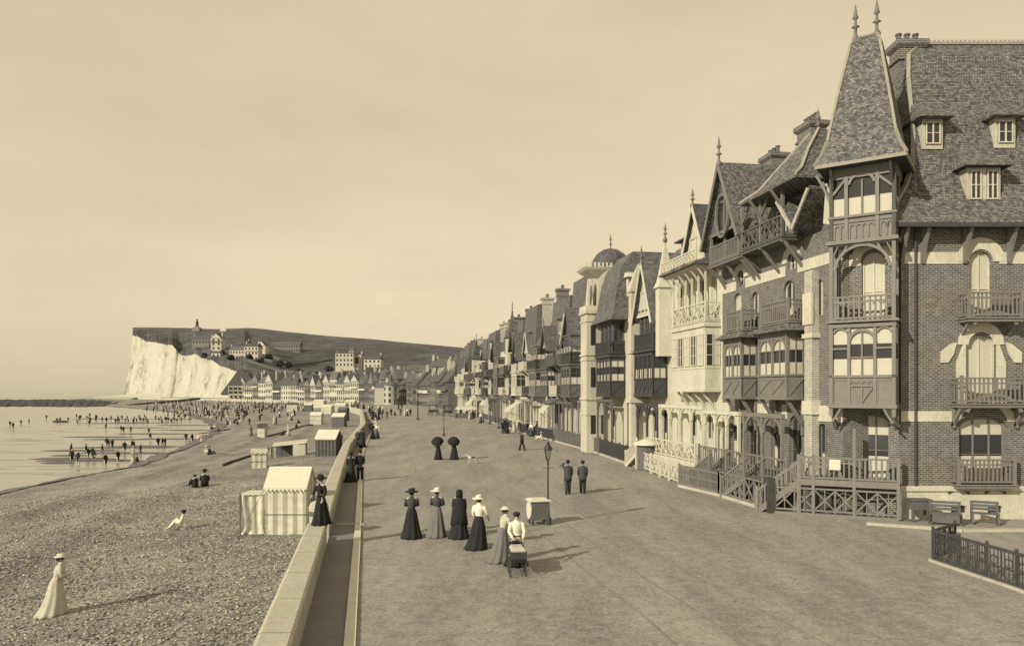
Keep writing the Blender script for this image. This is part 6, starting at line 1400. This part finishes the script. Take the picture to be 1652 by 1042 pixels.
# on the shingle
person('woman in a pale dress and straw boater striding over the shingle, bottom left', onbeach(92, 991), R(-62), 'w', cl_pale, cl_pale, 'boater', straw_m, 1.64, {'R': ((.26, .10, 1.16), (.20, .34, 1.16)), 'L': ((-.24, .06, 1.14), (-.18, .22, 1.0))}, bustle=.10, lean=.2)
def seated(label, loc, face, top, low, hat='cap', hatm=None, h=1.0, group=None):
    """figure sitting on the shingle with knees raised: one skinned body, clothes over it"""
    t = thing('person', label, 'person', loc, face, group)
    J = {'pelvis': (0, 0, .12, .13), 'waist': (0, -.02, .26, .11), 'chest': (0, .02, .46, .12), 'neck0': (0, .05, .60, .06), 'neck': (0, .06, .655, .045), 'jaw': (0, .08, .71, .06), 'head': (0, .07, .78, .078), 'crown': (0, .06, .825, .055)}
    E = [('pelvis', 'waist'), ('waist', 'chest'), ('chest', 'neck0'), ('neck0', 'neck'), ('neck', 'jaw'), ('jaw', 'head'), ('head', 'crown')]
    for sd, sg in (('L', -1), ('R', 1)):
        J['hip'+sd] = (sg*.10, .04, .12, .09); J['kn'+sd] = (sg*.12, .42, .40, .06); J['an'+sd] = (sg*.12, .68, .07, .04); J['to'+sd] = (sg*.12, .82, .05, .035)
        J['sh'+sd] = (sg*.17, .04, .57, .055); J['el'+sd] = (sg*.24, .14, .34, .04); J['wr'+sd] = (sg*.12, .36, .38, .028); J['pa'+sd] = (sg*.08, .42, .40, .034)
        E += [('pelvis', 'hip'+sd), ('hip'+sd, 'kn'+sd), ('kn'+sd, 'an'+sd), ('an'+sd, 'to'+sd), ('neck0', 'sh'+sd), ('sh'+sd, 'el'+sd), ('el'+sd, 'wr'+sd), ('wr'+sd, 'pa'+sd)]
    me = skin_body(J, E, h); mb = MB()
    if me:
        for v_ in me.vertices: mb.v.append(tuple(v_.co))
        for p_ in me.polygons: mb.f.append(tuple(p_.vertices)); mb.m.append(0)
    mb.build('body', skin_m, t, smooth=True)
    mb = MB(); mb.loft([ringf(0, y, z, rx, ry, 16, .004) for y, z, rx, ry in ((0, .02, .22, .2), (-.01, .2, .19, .16), (.02, .42, .2, .15), (.04, .55, .2, .13), (.05, .61, .1, .08), (.06, .65, .055, .055))]); mb.build('jacket', top, t, smooth=True)
    for sg in (-1, 1):
        mb = MB(); mb.tube([(sg*.17, .04, .57), (sg*.24, .14, .34), (sg*.13, .35, .38)], [.075, .06, .045], 8); mb.build('sleeve', top, t, smooth=True)
        mb = MB(); mb.tube([(sg*.10, .02, .12), (sg*.12, .40, .40), (sg*.12, .62, .12)], [.13, .10, .07], 9); mb.build('trouser_leg', low, t, smooth=True)
    mb = MB(); mb.ball((0, .05, .785), .09, .095, .09, 10, 7); mb.build('hair', hair_m, t, smooth=True)
    pr = {'cap': [(.085, .80), (.12, .82), (.115, .86), (.02, .89)], 'wide': [(.08, .82), (.24, .81), (.24, .83), (.12, .85), (.11, .91), (.02, .93)], 'boater': [(.09, .82), (.17, .82), (.17, .835), (.10, .84), (.1, .9), (.02, .905)]}[hat]
    mb = MB(); mb.lathe(0, .05, pr, 14); mb.build('hat', hatm or cl_black, t, smooth=True); return t
seated('man in a white shirt and cap sitting alone on the shingle left of the tent', onbeach(298, 853), R(100), cl_white, cl_white, 'cap', cl_black)
seated('person in black sitting on the shingle, left of a seated pair', onbeach(315, 786), R(50), cl_black, cl_black, 'cap', cl_black)
seated('person in black with a tall hat sitting on the shingle, right of a seated pair', onbeach(330, 784), R(20), cl_black, cl_black, 'wide', cl_black).scale = (1.15, 1.15, 1.3)
seated('person in pale clothes and straw hat seated by the low fence outside the villas', ground(874, 710), R(80), cl_white, cl_white, 'boater', straw_m)

# pram
t = thing('pram', 'small dark wicker pram with spoked wheels and a white coverlet, pushed by the nursemaid', 'pram', ground(834, 926), AW+R(6))
mb = MB(); mb.rects([(-.17, .17, -.34, .34, .42), (-.21, .21, -.42, .42, .52), (-.24, .24, -.46, .46, .72)]); mb.build('basket', darkw_m, t)
mb = MB(); mb.rects([(-.2, .2, -.3, .4, .70), (-.21, .21, -.3, .4, .76), (-.14, .14, -.2, .3, .82)]); mb.build('coverlet', cl_pale, t)
mb = MB(); mb.arc(0, .66, .21, .24, 0, math.pi, -.44, -.2, 8); mb.arc(0, .66, .0, .21, 0, math.pi, -.46, -.42, 8); mb.build('hood', cl_black, t)
for y, r_ in ((.26, .24), (-.26, .24)):
    for x in (-.22, .22):
        mb = MB(); P = [(x, y+r_*math.cos(k*.524), r_+r_*math.sin(k*.524)) for k in range(13)]
        for a, b in zip(P, P[1:]): mb.beam(a, b, .02, .02)
        for k in range(0, 12, 2): mb.beam((x, y, r_), P[k], .012, .012)
        mb.build('wheel', iron_m, t)
mb = MB(); mb.beam((-.2, -.42, .66), (-.2, -.72, .95), .025, .025); mb.beam((.2, -.42, .66), (.2, -.72, .95), .025, .025); mb.beam((-.22, -.72, .95), (.22, -.72, .95), .03, .03)
for x in (-.2, .2): mb.beam((x, -.26, .24), (x, .2, .46), .02, .02); mb.beam((x, .26, .24), (x, -.2, .46), .02, .02)
mb.build('handle', darkw_m, t)
# dog
t = thing('dog', 'pale dog with dark patches trotting behind the two umbrella walkers', 'dog', ground(762, 748), R(78)); J = {'pelvis': (0, -.26, .42, .085), 'mid': (0, -.05, .43, .085), 'chest': (0, .18, .43, .11), 'neck': (0, .32, .54, .06), 'head': (0, .42, .62, .062), 'muz': (0, .53, .58, .032), 'tail': (0, -.36, .47, .022), 'tail2': (0, -.52, .60, .012)}
E = [('pelvis', 'mid'), ('mid', 'chest'), ('chest', 'neck'), ('neck', 'head'), ('head', 'muz'), ('pelvis', 'tail'), ('tail', 'tail2')]
for sd, sg in (('L', -1), ('R', 1)):
    J.update({'fs'+sd: (sg*.07, .2, .36, .045), 'fk'+sd: (sg*.07, .22+sg*.05, .19, .026), 'ff'+sd: (sg*.07, .2+sg*.10, .02, .024), 'hk'+sd: (sg*.07, -.22, .30, .05), 'hh'+sd: (sg*.07, -.37-sg*.04, .16, .024), 'hf'+sd: (sg*.07, -.32-sg*.08, .02, .024)})
    E += [('chest', 'fs'+sd), ('fs'+sd, 'fk'+sd), ('fk'+sd, 'ff'+sd), ('pelvis', 'hk'+sd), ('hk'+sd, 'hh'+sd), ('hh'+sd, 'hf'+sd)]
me = skin_body(J, E, 1.05); mb = MB()
if me:
    for v_ in me.vertices: mb.v.append(tuple(v_.co))
    for p_ in me.polygons: mb.f.append(tuple(p_.vertices)); mb.m.append(1 if -.3 < p_.center.y < .05 and p_.center.z > .42 else 0)
for sg in (-1, 1): mb.add([(sg*.03, .42, .68), (sg*.075, .43, .66), (sg*.07, .44, .58)], [(0, 1, 2)], 1)
mb.build('body', [cl_pale, cl_dark], t, smooth=True)

# ---- small figures of the crowd: one mesh each, copied
def mini(kind, top, low, hat, hatm=None):
    mb = MB(); M_ = [skin_m, top, low, hatm or hair_m]
    def L(rings, m_): mb.loft([[(x, y, z) for x, y, z in q] for q in rings], m_)
    n = 8
    if kind == 'woman': L([ringf(0, -.08, .0, .36, .38, n), ringf(0, -.04, .45, .24, .24, n), ringf(0, 0, .95, .17, .16, n), ringf(0, 0, 1.06, .12, .10, n)], 2); L([ringf(0, 0, 1.06, .12, .10, n), ringf(0, 0, 1.3, .19, .14, n), ringf(0, 0, 1.4, .17, .11, n), ringf(0, 0, 1.48, .05, .05, n)], 1)
    elif kind == 'man':
        for sg in (-1, 1): mb.tube([(sg*.09, 0, .95), (sg*.10, .05*sg, .45), (sg*.10, .12*sg, .0)], [.11, .08, .07], 6, 2)
        L([ringf(0, 0, .68, .21, .16, n), ringf(0, 0, 1.05, .18, .13, n), ringf(0, 0, 1.32, .22, .14, n), ringf(0, 0, 1.42, .17, .1, n), ringf(0, 0, 1.48, .05, .05, n)], 1)
    elif kind == 'child': L([ringf(0, 0, .25, .22, .22, n), ringf(0, 0, .55, .14, .13, n), ringf(0, 0, .8, .13, .1, n), ringf(0, 0, .88, .04, .04, n)], 1); [mb.tube([(sg*.06, 0, .4), (sg*.06, .06*sg, 0)], [.05, .04], 5, 0) for sg in (-1, 1)]
    elif kind == 'seated': L([ringf(0, .1, 0, .30, .36, n), ringf(0, .06, .2, .26, .30, n), ringf(0, 0, .45, .19, .15, n), ringf(0, 0, .6, .17, .11, n), ringf(0, 0, .66, .05, .05, n)], 1); mb.tube([(0, .1, .15), (0, .45, .32), (0, .72, .04)], [.15, .13, .09], 6, 2)
    elif kind == 'bather':
        for sg in (-1, 1): mb.tube([(sg*.09, 0, .9), (sg*.10, .06*sg, .4), (sg*.10, .1*sg, -.35)], [.10, .065, .05], 6, 0)
        L([ringf(0, 0, .55, .17, .15, n), ringf(0, 0, .95, .16, .13, n), ringf(0, 0, 1.3, .19, .13, n), ringf(0, 0, 1.42, .15, .1, n), ringf(0, 0, 1.48, .05, .05, n)], 1)
    hz_ = {'child': .98, 'seated': .76}.get(kind, 1.58); hs = .085
    mb.ball((0, .01, hz_), hs, hs, hs*1.25, 8, 6, 0); mb.ball((0, -.02, hz_+.03), hs*1.05, hs*1.05, hs*1.1, 8, 5, 3 if not hatm else 3)
    sy = hz_-.20; k = {'child': .6, 'seated': .85}.get(kind, 1)
    for sg in (-1, 1): mb.tube([(sg*.17*k, 0, sy), (sg*.25*k, .04, sy-.25*k), (sg*.2*k, .12+.05*sg, sy-.46*k), (sg*.19*k, .15+.05*sg, sy-.56*k)], [.06*k, .05*k, .035*k, .03*k], 6, 1)
    if hat: r_ = {'wide': .24, 'boater': .17, 'cap': .11}[hat]; mb.lathe(0, 0, [(.09, hz_+.06), (r_, hz_+.06), (r_, hz_+.08), (.1, hz_+.1), (.09, hz_+.17), (.02, hz_+.18)], 10, 3)
    me = bpy.data.meshes.new('person'); me.from_pydata(mb.v, [], mb.f)
    for x in M_: me.materials.append(x)
    me.polygons.foreach_set('material_index', mb.m); me.polygons.foreach_set('use_smooth', [True]*len(me.polygons)); me.update(); return me
MINI = {'woman in a black dress': mini('woman', cl_black, cl_black, 'wide', cl_black), 'woman in a white blouse and dark skirt': mini('woman', cl_white, cl_dark, 'boater', straw_m), 'woman in a pale summer dress': mini('woman', cl_pale, cl_pale, 'wide', straw_m),
        'woman in a grey dress': mini('woman', cl_grey, cl_grey, 'wide', cl_dark), 'man in a dark suit': mini('man', cl_black, cl_dark, 'cap', cl_black), 'man in a dark jacket and straw hat': mini('man', cl_dark, cl_grey, 'boater', straw_m),
        'child in white': mini('child', cl_white, cl_white, 'boater', straw_m), 'seated person in dark clothes': mini('seated', cl_black, cl_dark, 'cap', cl_black), 'seated person in pale clothes': mini('seated', cl_pale, cl_white, 'wide', straw_m), 'bather in a dark costume': mini('bather', cl_black, cl_black, None)}
def put(kind, p, face, where, group, sc_=None):
    o = bpy.data.objects.new('person', MINI[kind]); COL.objects.link(o); o.location = p; o.rotation_euler = (0, 0, face)
    q = sc_ or rq.uniform(.93, 1.05); o.scale = (q, q, q); tag(o, f'{kind} {where}', 'person', group); return o
rq = random.Random(77); KS = list(MINI)
walk = [k for k in KS if not k.startswith(('seated', 'bather', 'child'))]
# individually placed
for px, py, k, where, fa in ((601, 708, 'woman in a black dress', 'leftmost of the tight group strolling by the far gutter', 0), (608, 707, 'woman in a white blouse and dark skirt', 'amid the tight far gutter group', 3), (597, 700, 'man in a dark suit', 'behind the tight group by the far gutter', 0), (606, 697, 'woman in a pale summer dress', 'behind the tight group by the far gutter', 3),
        (811, 699, 'man in a dark suit', 'left of a pair near the awnings', 3.1), (818, 699, 'woman in a black dress', 'right of a pair strolling near the awnings', 3.0), (829, 697, 'woman in a pale summer dress', 'just right of the pair near the awnings', .5), (838, 700, 'man in a dark jacket and straw hat', 'behind the lone dark figure', 1),
        (857, 704, 'woman in a white blouse and dark skirt', 'by the low fence near the seated person', 2.5), (866, 703, 'woman in a black dress', 'beside the low fence, nearest the seated person', 2), (851, 702, 'man in a dark suit', 'standing by the low fence near the seated person', 1.4),
        (585, 722, 'woman in a black dress', 'walking behind the couple along the gutter path', 3), (577, 720, 'man in a dark jacket and straw hat', 'behind the couple on the gutter path', 0)):
    put(k, ground(px, py), fa, where, 'strollers on the promenade')
for px, py, k, where, fa in ((624, 669, 'child in white', 'leftmost in the row of people crossing the far promenade', 0), (631, 670, 'man in a dark suit', 'second in the row crossing the far promenade', 0), (637, 670, 'seated person in dark clothes', 'third in the row on the far promenade', 0), (646, 670, 'man in a dark jacket and straw hat', 'fourth in the far row', 0),
        (653, 670, 'woman in a pale summer dress', 'fifth in the row crossing the far promenade', 0), (657, 671, 'woman in a white blouse and dark skirt', 'sixth in the row crossing the far promenade', 0), (662, 671, 'man in a dark suit', 'rightmost in the row crossing the far promenade', 0), (643, 660, 'woman in a black dress', 'by the white steps beyond the far row of people', 0), (648, 660, 'man in a dark suit', 'by the white steps beyond the far row of people', 0)):
    put(k, ground(px, py), fa, where, 'row of people on the far promenade')
for i in range(52):   # throng at the bend of the promenade
    py = 650+28*rq.random()**1.5; pr_ = ground(0, py); x0 = 826+1200*(kerbX(pr_.y)+.4)/pr_.y; px = x0+rq.random()**1.7*26
    put(rq.choice(walk+['woman in a black dress', 'man in a dark suit']), ground(px, py), rq.uniform(0, 6.28), 'in the throng where the far promenade bends', 'throng on the far promenade')
for i in range(16):
    Y = rq.uniform(95, 190); put(rq.choice(walk), Vector((FX(Y)-rq.uniform(2, 3.5), Y, 0)), rq.uniform(0, 6.28), 'outside the fences of the far villas', 'people outside the far villas')
# beach crowd
cnt = 0
while cnt < 150:
    px = rq.uniform(262, 490); py = 649+rq.random()**1.5*44; lim = 660+34*min(1, max(0, (px-255)/60)); top_ = 648 if px > 330 else 652
    p = onbeach(px, py)
    if p.x < lerpline(SHORE, p.y)+1 or p.x > kerbX(p.y)-4 or (px > 400 and py > 672 and rq.random() < .8): continue
    k = rq.choice(walk+['seated person in dark clothes', 'seated person in pale clothes', 'child in white', 'seated person in dark clothes']); put(k, p, rq.uniform(0, 6.28), 'on the shingle '+('below the chalk cliff' if px < 340 else 'below the chalet' if px < 415 else 'beside the far tents'), 'crowd on the far beach'); cnt += 1
for px, py, k in ((341, 692, 'seated person in dark clothes'), (347, 690, 'seated person in pale clothes'), (325, 713, 'seated person in pale clothes'), (320, 710, 'child in white'), (333, 730, 'seated person in pale clothes'), (338, 733, 'seated person in dark clothes'), (424, 700, 'woman in a white blouse and dark skirt'), (405, 703, 'woman in a grey dress'), (446, 684, 'man in a dark suit'), (442, 684, 'woman in a pale summer dress'), (465, 703, 'woman in a pale summer dress'), (457, 702, 'seated person in dark clothes'),
        (215, 748, 'woman in a pale summer dress'), (221, 745, 'seated person in dark clothes'), (352, 697, 'seated person in dark clothes'), (372, 688, 'child in white')):
    put(k, onbeach(px, py), rq.uniform(0, 6.28), f'{"near the water line" if px < 345 else "on the open middle shingle"}', 'people scattered on the middle beach')
# bathers
B = [(115, 731), (116, 741), (139, 732), (142, 738), (149, 733), (152, 739), (165, 732), (126, 748), (170, 748), (190, 742), (175, 718), (181, 719), (172, 716), (201, 727), (216, 724), (213, 725), (227, 729), (243, 709), (255, 716), (262, 718), (266, 717), (195, 695), (199, 696), (211, 697), (171, 691), (240, 697), (16, 686), (34, 682), (21, 690), (75, 674), (47, 680), (92, 679), (97, 679), (110, 678), (300, 708), (310, 712)]
for px, py in B: p = ground(px, py+2, SEA); put('bather in a dark costume', p-Vector((0, 0, rq.uniform(.1, .5))), rq.uniform(0, 6.28), ('standing in the left part of the near shallows' if px < 160 else 'standing in the middle of the near shallows' if px < 205 else 'standing in the right part of the near shallows') if py > 700 else 'wading farther out in the calm water', 'bathers in the near shallows' if py > 700 else 'bathers farther out')
for i in range(60):
    px = 122+rq.random()*200; py = rq.gauss(679, 3.5)+max(0, (px-260)*.03); p = ground(px, py, SEA)
    if p.x > lerpline(SHORE, p.y)+3: continue
    put('bather in a dark costume', p-Vector((0, 0, rq.uniform(.1, .5))), rq.uniform(0, 6.28), 'in the long line of bathers off the shore', 'line of bathers off the shore')
# light rowing boat among the bathers
t = thing('rowing_boat', 'small dark rowing boat among the bathers, left of their line', 'boat', ground(97, 681, SEA)+Vector((0, 0, -.1)), R(80)); mb = MB()
mb.loft([[(w_*x, y, z_) for x, z_ in ((-1, .55), (-.7, .1), (0, 0), (.7, .1), (1, .55), (.9, .5), (0, .12), (-.9, .5))] for y, w_ in ((-2.2, .3), (-1.2, .75), (0, .85), (1.2, .65), (2.3, .06))]); mb.build('hull', darkw_m, t)
for y in (-.8, .4): mb = MB(); mb.box(-.6, .6, y, y+.22, .36, .40); mb.build('thwart', midw_m, t)

# the rest of the beach throng, too many and too small to count: one object
rc = random.Random(31); mb = MB(); mats = [skin_m, cl_black, cl_dark, cl_grey, cl_pale, cl_white, straw_m, hair_m]; mi_ = {m.name: i for i, m in enumerate(mats)}
n_ = 0
while n_ < 330:
    px = rc.uniform(235, 500); py = 648.5+rc.random()**1.3*(24 if px < 400 else 14); p = onbeach(px, py)
    if p.x < lerpline(SHORE, p.y)-6 or p.x > kerbX(p.y)-4: continue
    k = rc.choice(walk+['seated person in dark clothes', 'seated person in pale clothes']); me = MINI[k]; a = rc.uniform(0, 6.28); c_, s2 = math.cos(a), math.sin(a); b0 = len(mb.v); n_ += 1
    for v_ in me.vertices: x, y, z = v_.co; mb.v.append((p.x+x*c_-y*s2, p.y+x*s2+y*c_, p.z+z))
    for q_ in me.polygons: mb.f.append(tuple(b0+i for i in q_.vertices)); mb.m.append(mi_.get(me.materials[q_.material_index].name, 1))
struct(mb.build('beach_crowd', mats), 'stuff')
